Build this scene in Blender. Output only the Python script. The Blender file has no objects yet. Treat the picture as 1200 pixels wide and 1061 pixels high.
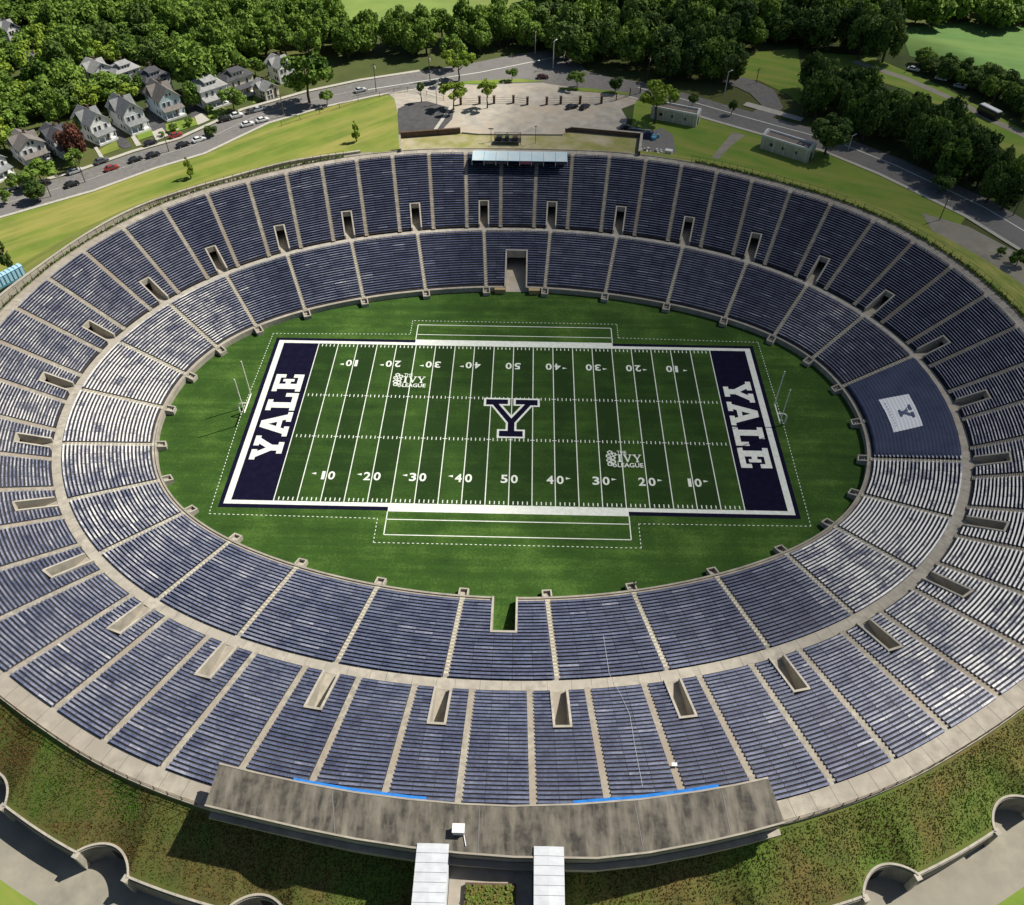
import bpy, bmesh, math, random
from mathutils import Vector, Matrix
from mathutils.geometry import tessellate_polygon
random.seed(7)
C = bpy.context.scene.collection
SC = bpy.context.scene
PI = math.pi
# ------------------------------------------------------------------ camera (solved from the pitch, 1200 x 1061 photo)
CAM = Vector((2.551, -130.697, 124.285)); PITCH, YAW, ROLL, FOC = 0.8002, -0.0180, 0.0070, 986.94
def cam_basis():
    f = Vector((math.sin(YAW)*math.cos(PITCH), math.cos(YAW)*math.cos(PITCH), -math.sin(PITCH)))
    r = Vector((math.cos(YAW), -math.sin(YAW), 0)); u = r.cross(f)
    return math.cos(ROLL)*r + math.sin(ROLL)*u, -math.sin(ROLL)*r + math.cos(ROLL)*u, f
BR, BU, BF = cam_basis()
def at(px, py, z=7.0):
    """the place at height z that the photograph shows at this pixel (used to measure the plan)"""
    d = (px-600)/FOC*BR - (py-530.5)/FOC*BU + BF
    t = (z - CAM.z)/d.z
    return CAM + t*d
def to_px(p):
    d = Vector(p)-CAM; w = d.dot(BF)
    return 600+FOC*d.dot(BR)/w, 530.5-FOC*d.dot(BU)/w
cd = bpy.data.cameras.new('camera'); cam = bpy.data.objects.new('camera', cd); C.objects.link(cam)
cd.sensor_fit = 'HORIZONTAL'; cd.sensor_width = 36; cd.lens = 36*FOC/1200; cd.clip_end = 9000; cd.clip_start = 1
M3 = Matrix((BR, BU, -BF)).transposed()
cam.matrix_world = Matrix.Translation(CAM) @ M3.to_4x4()
SC.camera = cam
# ------------------------------------------------------------------ light
SUN_AZ = Vector((0.89, 0.46)).normalized(); SUN_EL = math.radians(50)
SUN_DIR = Vector((SUN_AZ.x*math.cos(SUN_EL), SUN_AZ.y*math.cos(SUN_EL), math.sin(SUN_EL)))
sl = bpy.data.lights.new('sun', 'SUN'); sl.energy = 5.0; sl.angle = math.radians(0.53); sl.color = (1, 0.95, 0.86)
so = bpy.data.objects.new('sun', sl); C.objects.link(so)
so.rotation_euler = (-SUN_DIR).to_track_quat('-Z', 'Y').to_euler()
w = bpy.data.worlds.new('World'); SC.world = w; w.use_nodes = True
nt = w.node_tree; sk = nt.nodes.new('ShaderNodeTexSky'); sk.sky_type = 'NISHITA'; sk.sun_disc = False
sk.sun_elevation = SUN_EL; sk.sun_rotation = math.atan2(SUN_AZ.x, SUN_AZ.y)
bg = nt.nodes['Background']; nt.links.new(sk.outputs[0], bg.inputs[0]); bg.inputs[1].default_value = 0.05
vs = SC.view_settings; vs.view_transform = 'Standard'; vs.look = 'None'; vs.exposure = 0.28; vs.gamma = 1
try: SC.cycles.max_bounces = 5; SC.cycles.diffuse_bounces = 3; SC.cycles.use_denoising = True
except Exception: pass
# ------------------------------------------------------------------ helpers
def tag(o, label=None, cat=None, group=None, kind=None):
    if label: o['label'] = label
    if cat: o['category'] = cat
    if group: o['group'] = group
    if kind: o['kind'] = kind
    return o
class MB:
    def __init__(s): s.v = []; s.f = []; s.m = []; s.w = []
    def face(s, pts, mi=0, wt=0.0):
        n = len(s.v); s.v += [tuple(p) for p in pts]; s.w += [wt]*len(pts); s.f.append(tuple(range(n, n+len(pts)))); s.m.append(mi)
    def hexa(s, b, t, mi=0, wt=0.0, bottom=True):
        """b, t: four corners each, counter-clockwise from above"""
        n = len(s.v); s.v += [tuple(p) for p in b]+[tuple(p) for p in t]; s.w += [wt]*8
        s.f += [(n+4, n+5, n+6, n+7)] + [(n+i, n+(i+1) % 4, n+4+(i+1) % 4, n+4+i) for i in range(4)]
        s.m += [mi]*5
        if bottom: s.f.append((n+3, n+2, n+1, n)); s.m.append(mi)
    def box(s, c, size, rot=0.0, mi=0):
        cx, cy, cz = c; sx, sy, sz = [k/2 for k in size]; ca, sa = math.cos(rot), math.sin(rot)
        q = [(cx+x*ca-y*sa, cy+x*sa+y*ca) for x, y in ((-sx, -sy), (sx, -sy), (sx, sy), (-sx, sy))]
        s.hexa([(x, y, cz-sz) for x, y in q], [(x, y, cz+sz) for x, y in q], mi)
    def prism(s, poly, z0, z1, mi=0):
        n = len(poly); a = sum(poly[i][0]*poly[(i+1) % n][1]-poly[(i+1) % n][0]*poly[i][1] for i in range(n))
        if a < 0: poly = poly[::-1]
        zz0 = z0 if isinstance(z0, (list, tuple)) else [z0]*n; zz1 = z1 if isinstance(z1, (list, tuple)) else [z1]*n
        b = len(s.v); s.v += [(p[0], p[1], zz0[i]) for i, p in enumerate(poly)]+[(p[0], p[1], zz1[i]) for i, p in enumerate(poly)]; s.w += [0]*(2*n)
        for i in range(n): s.f.append((b+i, b+(i+1) % n, b+n+(i+1) % n, b+n+i)); s.m.append(mi)
        s.tess([(p[0], p[1]) for p in poly], zz1, mi)
    def tess(s, poly, z, mi=0, holes=()):
        loops = [poly]+list(holes); pts = [p for l in loops for p in l]
        zz = z if isinstance(z, (list, tuple)) else [z]*len(pts)
        b = len(s.v); s.v += [(p[0], p[1], zz[i]) for i, p in enumerate(pts)]; s.w += [0]*len(pts)
        for t in tessellate_polygon([[Vector((p[0], p[1], 0)) for p in l] for l in loops]):
            p0, p1, p2 = [pts[k] for k in t]
            cr = (p1[0]-p0[0])*(p2[1]-p0[1])-(p1[1]-p0[1])*(p2[0]-p0[0])
            if abs(cr) < 1e-9: continue
            s.f.append(tuple(b+k for k in (t if cr > 0 else t[::-1]))); s.m.append(mi)
    def tube(s, a, b, r0, r1=None, n=6, mi=0):
        r1 = r0 if r1 is None else r1; a, b = Vector(a), Vector(b); d = (b-a).normalized()
        x = d.cross(Vector((0, 0, 1))) if abs(d.z) < .95 else d.cross(Vector((1, 0, 0))); x.normalize(); y = d.cross(x)
        k = len(s.v)
        for c, r in ((a, r0), (b, r1)):
            s.v += [tuple(c+r*(math.cos(2*PI*i/n)*x+math.sin(2*PI*i/n)*y)) for i in range(n)]
        s.w += [0]*(2*n)
        for i in range(n): s.f.append((k+i, k+(i+1) % n, k+n+(i+1) % n, k+n+i)); s.m.append(mi)
        s.f.append(tuple(k+n+i for i in range(n))); s.m.append(mi); s.f.append(tuple(k+n-1-i for i in range(n))); s.m.append(mi)
    def mesh(s, name, mats, attr=False):
        me = bpy.data.meshes.new(name); me.from_pydata(s.v, [], s.f)
        for m in (mats if isinstance(mats, (list, tuple)) else [mats]): me.materials.append(m)
        if any(s.m): me.polygons.foreach_set('material_index', s.m)
        if attr:
            a = me.attributes.new('weather', 'FLOAT', 'POINT'); a.data.foreach_set('value', s.w)
        me.update(); return me
    def build(s, name, mats, parent=None, attr=False, smooth=False):
        me = s.mesh(name, mats, attr)
        if smooth: me.polygons.foreach_set('use_smooth', [True]*len(me.polygons))
        o = bpy.data.objects.new(name, me); C.objects.link(o)
        if parent: o.parent = parent
        return o
def empty(name, label, cat, loc=(0, 0, 0), rz=0, group=None):
    o = bpy.data.objects.new(name, None); C.objects.link(o); o.location = loc; o.rotation_euler = (0, 0, rz); o.empty_display_size = .5
    return tag(o, label, cat, group)
def copy_tree(o, parent=None):
    c = o.copy(); C.objects.link(c)
    if parent: c.parent = parent
    for ch in list(o.children): copy_tree(ch, c)
    return c
# ------------------------------------------------------------------ materials
def mat(name, c1, c2=None, scale=1.0, rough=.85, c3=None, scale2=None, lo=.35, hi=.65, bump=0.0, detail=6, spec=.3, metal=0.0, objrand=0.0, streak=None):
    m = bpy.data.materials.new(name); m.use_nodes = True; n = m.node_tree.nodes; L = m.node_tree.links
    b = n['Principled BSDF']; b.inputs['Roughness'].default_value = rough; b.inputs['Specular IOR Level'].default_value = spec; b.inputs['Metallic'].default_value = metal
    geo = n.new('ShaderNodeNewGeometry')
    def noise(sc, det=detail):
        t = n.new('ShaderNodeTexNoise'); t.inputs['Scale'].default_value = sc; t.inputs['Detail'].default_value = det; t.inputs['Roughness'].default_value = .62
        L.new(geo.outputs['Position'], t.inputs['Vector']); return t
    def rng(src, a, bb):
        r = n.new('ShaderNodeMapRange'); r.inputs[1].default_value = a; r.inputs[2].default_value = bb; L.new(src, r.inputs[0]); return r.outputs[0]
    def mix(f, a, bb, mode='MIX'):
        x = n.new('ShaderNodeMix'); x.data_type = 'RGBA'; x.blend_type = mode
        if hasattr(f, 'links') or not isinstance(f, (int, float)): L.new(f, x.inputs[0])
        else: x.inputs[0].default_value = f
        for k, v in ((6, a), (7, bb)):
            if isinstance(v, tuple): x.inputs[k].default_value = (*v, 1)
            else: L.new(v, x.inputs[k])
        return x.outputs[2]
    col = c1
    if c2:
        t = noise(scale); col = mix(rng(t.outputs[0], lo, hi), c1, c2)
        if c3:
            t2 = noise(scale2 or scale*.15, 4)
            if streak:
                mp = n.new('ShaderNodeMapping'); mp.vector_type = 'TEXTURE'; mp.inputs['Rotation'].default_value = (0, 0, streak[0]); mp.inputs['Scale'].default_value = (1/streak[1], 1/streak[2], 1); L.new(geo.outputs['Position'], mp.inputs[0]); L.new(mp.outputs[0], t2.inputs['Vector']); t2.inputs['Scale'].default_value = 1; t2.inputs['Detail'].default_value = 8
            col = mix(rng(t2.outputs[0], .42, .66), col, c3)
        if bump:
            bp = n.new('ShaderNodeBump'); bp.inputs['Strength'].default_value = bump; bp.inputs['Distance'].default_value = .1
            L.new(t.outputs[0], bp.inputs['Height']); L.new(bp.outputs[0], b.inputs['Normal'])
    if objrand:
        oi = n.new('ShaderNodeObjectInfo'); hs = n.new('ShaderNodeHueSaturation'); 
        v = n.new('ShaderNodeMapRange'); v.inputs[3].default_value = 1-objrand; v.inputs[4].default_value = 1+objrand; L.new(oi.outputs['Random'], v.inputs[0]); L.new(v.outputs[0], hs.inputs['Value'])
        if isinstance(col, tuple): hs.inputs['Color'].default_value = (*col, 1)
        else: L.new(col, hs.inputs['Color'])
        col = hs.outputs[0]
    if isinstance(col, tuple): b.inputs['Base Color'].default_value = (*col, 1)
    else: L.new(col, b.inputs['Base Color'])
    m['mix'] = 1
    return m
MT = {}
MT['concrete'] = mat('weathered_concrete', (.44, .40, .325), (.27, .245, .20), .5, .9, (.31, .275, .225), .1, bump=.15, detail=12)
MT['concrete_pale'] = mat('pale_concrete', (.48, .44, .36), (.30, .275, .23), .7, .9, (.38, .35, .29), .12, detail=12)
MT['aisle'] = mat('aisle_concrete', (.43, .395, .32), (.25, .23, .19), 1.1, .9, (.30, .255, .20), .07, detail=10)
MT['step'] = mat('step_paint', (.60, .565, .43), (.40, .375, .30), 1.6, .8)
MT['tread'] = mat('terrace_shade_concrete', (.045, .044, .052), (.022, .022, .032), .8, .95, (.06, .056, .058), .12)  # dark footing; shade under and between the benches is put into the colour
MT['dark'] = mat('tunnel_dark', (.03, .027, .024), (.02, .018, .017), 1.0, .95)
MT['roofdeck'] = mat('stained_roof', (.095, .086, .070), (.042, .038, .033), .55, .9, (.21, .19, .15), .13, lo=.43, hi=.58, detail=12, streak=(0.05, .55, .12))
MT['white'] = mat('white_paint', (.78, .78, .76), (.66, .66, .64), .5, .7)
MT['line'] = mat('field_line_white', (.80, .82, .76), (.62, .66, .56), 1.2, .9)
MT['navy'] = mat('field_navy', (.0055, .0050, .017), (.009, .008, .026), .7, .95, spec=.05)
MT['asphalt'] = mat('asphalt', (.20, .19, .175), (.135, .13, .125), .9, .9, (.19, .18, .17), .06)
MT['asphalt_dark'] = mat('asphalt_patch', (.095, .093, .092), (.06, .06, .062), .5, .9)
MT['plaza'] = mat('sandy_paving', (.47, .425, .35), (.31, .29, .255), .3, .95, (.43, .36, .275), .06, detail=10)
MT['path'] = mat('path_paving', (.33, .305, .235), (.22, .205, .165), .3, .95, (.27, .25, .20), .04, detail=10)
MT['sidewalk'] = mat('sidewalk', (.50, .47, .40), (.40, .38, .33), 1.0, .9)
MT['lawn'] = mat('lawn_dry', (.175, .225, .032), (.11, .17, .022), .12, .95, (.31, .28, .075), .04, detail=10, streak=(.77, .018, .16))
MT['lawn_green'] = mat('lawn_green', (.11, .21, .024), (.17, .25, .032), .14, .95, (.24, .26, .055), .05, detail=10, streak=(-.5, .03, .2))
MT['meadow'] = mat('meadow', (.22, .30, .07), (.17, .25, .06), .1, .95, (.16, .20, .05), .02)
MT['meadow_cool'] = mat('meadow_cool', (.10, .20, .05), (.07, .15, .035), .1, .95, (.14, .22, .055), .02, detail=10, streak=(-.3, .008, .08))
MT['ground'] = mat('rough_ground', (.055, .085, .018), (.035, .05, .014), .12, .95, (.10, .11, .03), .02)
MT['bank'] = mat('weedy_bank', (.17, .125, .040), (.095, .105, .028), .35, .95, (.10, .165, .024), .075, bump=.25, detail=12)
MT['mulch'] = mat('mulch', (.05, .036, .03), (.03, .024, .02), .6, .95)
MT['steel'] = mat('painted_steel', (.62, .62, .58), rough=.5)
MT['goal'] = mat('goal_post_paint', (.85, .85, .72), rough=.45)
MT['wood_pole'] = mat('pole_wood', (.16, .12, .09), (.10, .08, .06), 2)
MT['metal_dark'] = mat('dark_metal', (.035, .035, .038), rough=.5)
MT['rust'] = mat('rusty_fence', (.13, .085, .05), (.07, .05, .035), 1.5)
MT['brick'] = mat('dark_brick', (.13, .085, .06), (.08, .055, .045), .8)
MT['blue_tarp'] = mat('blue_tarp', (.02, .16, .52), (.03, .22, .62), 1.2, .5)
MT['corr'] = mat('corrugated_white', (.60, .62, .64), (.50, .52, .55), .8, .45)
MT['awning'] = mat('pale_blue_sheet', (.42, .58, .66), (.55, .62, .62), .5, .6)
MT['trunk'] = mat('bark', (.10, .075, .055), (.06, .045, .035), 2)
MT['glass'] = mat('window_glass', (.03, .036, .045), rough=.12, spec=.8)
MT['tyre'] = mat('tyre_rubber', (.02, .02, .02), rough=.8)
MT['rim'] = mat('wheel_rim', (.45, .45, .46), rough=.35, metal=.7)
def turf_material():
    m = bpy.data.materials.new('mown_turf'); m.use_nodes = True; n = m.node_tree.nodes; L = m.node_tree.links; b = n['Principled BSDF']
    b.inputs['Roughness'].default_value = .95; b.inputs['Specular IOR Level'].default_value = .12
    g = n.new('ShaderNodeNewGeometry'); sp = n.new('ShaderNodeSeparateXYZ'); L.new(g.outputs['Position'], sp.inputs[0])
    def M(op, a, bb=None):
        x = n.new('ShaderNodeMath'); x.operation = op
        for i, v in enumerate((a, bb)):
            if v is None: continue
            if isinstance(v, (int, float)): x.inputs[i].default_value = v
            else: L.new(v, x.inputs[i])
        return x.outputs[0]
    wob = n.new('ShaderNodeTexNoise'); wob.inputs['Scale'].default_value = .5; L.new(g.outputs['Position'], wob.inputs['Vector'])
    fx = M('FRACT', M('DIVIDE', M('ADD', sp.outputs[0], M('MULTIPLY', M('SUBTRACT', wob.outputs[0], .5), .7)), 9.144))
    st = n.new('ShaderNodeMapRange'); st.interpolation_type = 'SMOOTHSTEP'; st.inputs[1].default_value = .47; st.inputs[2].default_value = .53; L.new(fx, st.inputs[0])
    inside = M('MULTIPLY', M('LESS_THAN', M('ABSOLUTE', sp.outputs[0]), 45.7), M('LESS_THAN', M('ABSOLUTE', sp.outputs[1]), 24.4))
    # long mowing streaks on the apron, blotches everywhere
    mp = n.new('ShaderNodeMapping'); mp.inputs['Scale'].default_value = (.035, .5, .1); L.new(g.outputs['Position'], mp.inputs[0])
    n1 = n.new('ShaderNodeTexNoise'); n1.inputs['Scale'].default_value = 1; n1.inputs['Detail'].default_value = 6; L.new(mp.outputs[0], n1.inputs['Vector'])
    n2 = n.new('ShaderNodeTexNoise'); n2.inputs['Scale'].default_value = .11; n2.inputs['Detail'].default_value = 8; n2.inputs['Roughness'].default_value = .65; L.new(g.outputs['Position'], n2.inputs['Vector'])
    n3 = n.new('ShaderNodeTexNoise'); n3.inputs['Scale'].default_value = 2.2; n3.inputs['Detail'].default_value = 3; L.new(g.outputs['Position'], n3.inputs['Vector'])
    val = M('ADD', M('ADD', M('MULTIPLY', M('SUBTRACT', n1.outputs[0], .5), .6), M('MULTIPLY', M('SUBTRACT', n2.outputs[0], .5), 1.0)), M('MULTIPLY', M('SUBTRACT', n3.outputs[0], .5), .5))
    val = M('ADD', val, M('MULTIPLY', M('MULTIPLY', M('SUBTRACT', st.outputs[0], .5), inside), .22))
    val = M('SUBTRACT', val, M('MULTIPLY', inside, .25))
    rp = n.new('ShaderNodeValToRGB'); L.new(M('ADD', val, .5), rp.inputs[0])
    e = rp.color_ramp.elements; e[0].position = .12; e[0].color = (.017, .040, .009, 1); e[1].position = .92; e[1].color = (.115, .20, .038, 1)
    x = e.new(.5); x.color = (.038, .086, .015, 1)
    L.new(rp.outputs[0], b.inputs['Base Color']); return m
MT['turf'] = turf_material()
def bench_material():
    m = bpy.data.materials.new('bench_plank'); m.use_nodes = True; n = m.node_tree.nodes; L = m.node_tree.links; b = n['Principled BSDF']
    b.inputs['Roughness'].default_value = .55; b.inputs['Specular IOR Level'].default_value = .35
    g = n.new('ShaderNodeNewGeometry'); a = n.new('ShaderNodeAttribute'); a.attribute_name = 'weather'
    def M(op, p, q=None):
        x = n.new('ShaderNodeMath'); x.operation = op
        for i, v in enumerate((p, q)):
            if v is None: continue
            if isinstance(v, (int, float)): x.inputs[i].default_value = v
            else: L.new(v, x.inputs[i])
        return x.outputs[0]
    n1 = n.new('ShaderNodeTexNoise'); n1.inputs['Scale'].default_value = .35; n1.inputs['Detail'].default_value = 5; L.new(g.outputs['Position'], n1.inputs['Vector'])
    n2 = n.new('ShaderNodeTexNoise'); n2.inputs['Scale'].default_value = 2.4; n2.inputs['Detail'].default_value = 3; L.new(g.outputs['Position'], n2.inputs['Vector'])
    k = M('ADD', M('MULTIPLY', M('SUBTRACT', n1.outputs[0], .5), 2.4), M('MULTIPLY', M('SUBTRACT', n2.outputs[0], .5), 1.9))
    k = M('ADD', k, M('MULTIPLY', M('SUBTRACT', g.outputs['Random Per Island'], .5), .7))
    f = M('ADD', a.outputs['Fac'], M('MULTIPLY', k, M('ADD', M('MULTIPLY', a.outputs['Fac'], .78), .07)))
    f = M('MINIMUM', M('MAXIMUM', f, 0.0), 1.0)
    rp = n.new('ShaderNodeValToRGB'); L.new(f, rp.inputs[0]); e = rp.color_ramp.elements
    e[0].position = 0; e[0].color = (.042, .052, .105, 1); e[1].position = 1; e[1].color = (.80, .79, .77, 1)
    for p, c in ((.16, (.100, .119, .192, 1)), (.45, (.25, .265, .34, 1)), (.72, (.52, .52, .54, 1))):
        x = e.new(p); x.color = c
    L.new(rp.outputs[0], b.inputs['Base Color']); return m
MT['bench'] = bench_material()
def leaf_material(name, c0, c1, c2):
    m = bpy.data.materials.new(name); m.use_nodes = True; n = m.node_tree.nodes; L = m.node_tree.links; b = n['Principled BSDF']
    b.inputs['Roughness'].default_value = .7; b.inputs['Specular IOR Level'].default_value = .15
    at_ = n.new('ShaderNodeAttribute'); at_.attribute_name = 'weather'; oi = n.new('ShaderNodeObjectInfo')
    ad = n.new('ShaderNodeMath'); ad.operation = 'MULTIPLY_ADD'; L.new(oi.outputs['Random'], ad.inputs[0]); ad.inputs[1].default_value = .5; L.new(at_.outputs['Fac'], ad.inputs[2])
    rp = n.new('ShaderNodeValToRGB'); L.new(ad.outputs[0], rp.inputs[0]); e = rp.color_ramp.elements
    e[0].position = .1; e[0].color = (*c0, 1); e[1].position = 1.3/1.5; e[1].color = (*c2, 1); x = e.new(.5); x.color = (*c1, 1)
    L.new(rp.outputs[0], b.inputs['Base Color'])
    tr = n.new('ShaderNodeBsdfTranslucent'); L.new(rp.outputs[0], tr.inputs[0]); mx = n.new('ShaderNodeMixShader'); mx.inputs[0].default_value = .22
    L.new(b.outputs[0], mx.inputs[1]); L.new(tr.outputs[0], mx.inputs[2]); L.new(mx.outputs[0], n['Material Output'].inputs[0]); return m
MT['leaf'] = leaf_material('leaf_broad', (.038, .080, .014), (.10, .18, .028), (.20, .31, .05))
MT['leaf_bright'] = leaf_material('leaf_bright', (.10, .17, .016), (.19, .28, .03), (.28, .38, .05))
MT['leaf_dark'] = leaf_material('leaf_dark', (.025, .050, .014), (.058, .105, .024), (.12, .19, .04))
MT['leaf_purple'] = leaf_material('leaf_purple', (.05, .02, .02), (.09, .032, .03), (.15, .06, .04))
MT['weed'] = leaf_material('weed_leaf', (.22, .13, .045), (.16, .155, .04), (.11, .23, .028))
# ------------------------------------------------------------------ the three rings of the bowl
IN_A, IN_B = (74.593, .267, -.661, -.266), (47.163, -1.011, .469, -.157)
MI_A, MI_B = (88.325, -1.754, .176, -.116), (67.652, -2.781, .263, -.035)
def four(A, B, s):
    t = 2*PI*s/30
    return Vector((sum(a*math.sin((2*k+1)*t) for k, a in enumerate(A)), sum(b*math.cos((2*k+1)*t) for k, b in enumerate(B))))
RQ = [(4.9, 89.6), (14.7, 89.3), (24.8, 88.7), (34.6, 86.9), (44.0, 84.2), (52.9, 80.7), (61.5, 76.3), (70.4, 71.1), (79.4, 65.0), (87.9, 57.0), (94.8, 47.7), (100.5, 37.4), (104.4, 26.4), (106.8, 15.2), (107.8, 5.0)]
RALL = []
for h in range(60):
    if h < 15: p = RQ[h]
    elif h < 30: x, y = RQ[29-h]; p = (x, -y)
    elif h < 45: x, y = RQ[h-30]; p = (-x, -y)
    else: x, y = RQ[59-h]; p = (-x, y)
    RALL.append(Vector(p))
def RR(s):
    h = (s-.25)*2; i = math.floor(h); f = h-i
    p0, p1, p2, p3 = [RALL[(i+k) % 60] for k in (-1, 0, 1, 2)]
    return .5*(2*p1+(p2-p0)*f+(2*p0-5*p1+4*p2-p3)*f*f+(3*p1-p0-3*p2+p3)*f**3)
def outw(fn, s):
    d = fn(s+.05)-fn(s-.05); n = Vector((-d.y, d.x)).normalized()
    return n if n.dot(fn(s)) > 0 else -n
def I0(s): return four(IN_A, IN_B, s)
def M0(s): return four(MI_A, MI_B, s)
I1 = lambda s: I0(s)+outw(I0, s)*.9           # first tread of the lower tier
M1 = lambda s: M0(s)+outw(M0, s)*2.0          # outer edge of the walkway
RO = lambda s: RR(s)+outw(RR, s)*2.7          # outer edge of the rim walkway
ZL0, ZL1, ZU0, ZU1 = 1.25, 5.95, 6.2, 15.25
NL, NU = 23, 32
def low(s, f): return I1(s).lerp(M0(s), f)
def upp(s, f): return M1(s).lerp(RR(s), f)
TIER = {'low': (low, ZL0, ZL1, NL), 'upp': (upp, ZU0, ZU1, NU)}
def ds_of(fn, s, f, wdt):
    return wdt/((fn(s+.02, f)-fn(s-.02, f)).length/.04)
def weather(tier, s):
    s = s % 30
    def bumpf(c, wd, a):
        d = abs((s-c+15) % 30-15); return a*max(0, 1-d/wd)
    if tier == 'low':
        return max(.10, bumpf(9.7, 2.0, 1.35), bumpf(8.7, 1.1, .75), bumpf(11, 1.0, .85), bumpf(22.4, 2.8, 1.25), bumpf(20, 2.4, .68), bumpf(24.6, 1.9, .7), bumpf(5.1, 1.3, .36), bumpf(17.8, 2.2, .30), bumpf(27.3, 1.5, .2))
    return max(.09, bumpf(9.8, 2.2, 1.3), bumpf(8, 1.8, .5), bumpf(11.2, 1.5, .6), bumpf(22, 4.5, .62), bumpf(18.5, 3, .36))
stadium = empty('stadium', 'huge oval concrete stadium bowl with two tiers of navy plank benches around the football field', 'stadium')
PORT_S = [j+.5 for j in range(30)]; PF = .318; PW = 1.15
GATES = [(0.0, .60, 2.55), (15.0, .42, 1.95)]   # s of centre, depth as a fraction of the lower tier, half width
rows_done = []
def section(tier, sa, sb, cut=None):
    """one block of seating between two aisles: stepped concrete with plank benches"""
    fn, z0, z1, N = TIER[tier]; mb = MB(); dz = (z1-z0)/N; npl = 5 if tier == 'low' else 3
    hw = .46 if tier == 'low' else .52
    benches = []; sv = random.uniform(-.035, .05)
    for i in range(N):
        f0, f1 = i/N, (i+1)/N; z = z0+dz*(i+1)
        a, b = sa+ds_of(fn, sa, f0, hw), sb-ds_of(fn, sb, f0, hw)
        iv = [(a, b, npl)]
        if cut and f0 < cut[1]:
            k = ds_of(fn, cut[0], f0, cut[2]); iv = [(a, cut[0]-k, max(1, round(npl/2))), (cut[0]+k, b, max(1, round(npl/2)))]
        for (p, q, n) in iv:
            br = MB()
            for c in range(n):
                u, v = p+(q-p)*c/n, p+(q-p)*(c+1)/n
                A, B, D, E_ = fn(u, f0), fn(v, f0), fn(v, f1), fn(u, f1)
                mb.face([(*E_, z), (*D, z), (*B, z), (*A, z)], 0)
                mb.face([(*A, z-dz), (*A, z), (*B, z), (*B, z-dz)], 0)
                g0 = (v-u)*.012; fa, fb = f0+.46/N, f0+.93/N
                jit = random.uniform(-.012, .012)
                qd = [fn(u+g0, fa), fn(v-g0, fa), fn(v-g0, fb), fn(u+g0, fb)]
                cr = (qd[1]-qd[0]).cross(qd[2]-qd[1])
                if cr < 0: qd = qd[::-1]
                wt = weather(tier, (u+v)/2)+sv+(random.uniform(.06, .2) if random.random() < .06 else 0)
                br.hexa([(*p_, z+.36+jit) for p_ in qd], [(*p_, z+.43+jit) for p_ in qd], 1, wt)
                for e in (.12, .88):
                    cpt = fn(u+(v-u)*e, f0+.65/N); br.box((cpt.x, cpt.y, z+.18), (.12, .12, .36), 0, 2)
            benches.append((i, (p+q)/2, br))
    return mb, benches
def merge(dst, src):
    k = len(dst.v); dst.v += src.v; dst.w += src.w; dst.f += [tuple(i+k for i in f) for f in src.f]; dst.m += src.m
secs = []
for j in range(30):
    sa, sb = j-.5, j+.5
    cut = next(((g[0], g[1], g[2]+.3) for g in GATES if abs(g[0]-j) < .1), None)
    secs.append(('low', sa, sb, *section('low', sa, sb, cut)))
for h in range(60):
    sa, sb = h/2+.25, h/2+.75; c = (sa+sb)/2; cut = None
    if abs((c % 1)-.5) < .01: cut = (c, PF, PW+.3)
    secs.append(('upp', sa, sb, *section('upp', sa, sb, cut)))
# the hundred benches that show largest: upper rows of the stand nearest the camera, clear of the press box roof
cand = []
for k, (tier, sa, sb, mb, bs) in enumerate(secs):
    if tier != 'upp': continue
    for (i, s, br) in bs:
        p = br.v[0]; px, py = to_px(p)
        if 150 < px < 1050 and py < 905: cand.append((-(Vector(p)-CAM).length-(6 if len(br.f) < 15 else 0), k, i, s))
cand.sort(reverse=True); solo = {(k, i, s) for _, k, i, s in cand[:100]}
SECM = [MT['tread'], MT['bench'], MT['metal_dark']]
for k, (tier, sa, sb, mb, bs) in enumerate(secs):
    rest = [b for b in bs if (k, b[0], b[1]) not in solo]
    for b in rest: merge(mb, b[2])
    o = mb.build('seating_section', SECM, stadium, attr=True)
    for b in bs:
        if (k, b[0], b[1]) in solo: b[2].build('bench', SECM, o, attr=True)
    wv = weather(tier, (sa+sb)/2)
    if wv > .6: o['label'] = 'seating section with paint worn to pale grey'
# stairways between the sections
def stairway(tier, s):
    fn, z0, z1, N = TIER[tier]; mb = MB(); dz = (z1-z0)/N; hw = .48 if tier == 'low' else .54
    for i in range(N):
        f0, f1 = i/N, (i+1)/N; z = z0+dz*(i+1); k = ds_of(fn, s, f0, hw)
        A, B, D, E_ = fn(s-k, f0), fn(s+k, f0), fn(s+k, f1), fn(s-k, f1)
        mb.face([(*E_, z), (*D, z), (*B, z), (*A, z)], 0); mb.face([(*A, z-dz), (*A, z), (*B, z), (*B, z-dz)], 0)
        fh = f0-.44/N; q = [fn(s-k*.92, fh), fn(s+k*.92, fh), fn(s+k*.92, f0), fn(s-k*.92, f0)]
        if (q[1]-q[0]).cross(q[2]-q[1]) < 0: q = q[::-1]
        mb.hexa([(*p, z-dz+.002) for p in q], [(*p, z-dz*.45) for p in q], 1, bottom=False)
    return mb.build('stairway', [MT['aisle'], MT['step'] if tier == 'low' else MT['aisle']], stadium)
for j in range(30): stairway('low', j+.5)
for h in range(60): stairway('upp', h/2+.25)
def strip(mb, fa, fb, za, zb, s0, s1, n, mi=0):
    for i in range(n):
        u, v = s0+(s1-s0)*i/n, s0+(s1-s0)*(i+1)/n
        q = [(*fa(u), za), (*fa(v), za), (*fb(v), zb), (*fb(u), zb)]
        mb.face(q[::-1], mi)
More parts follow.
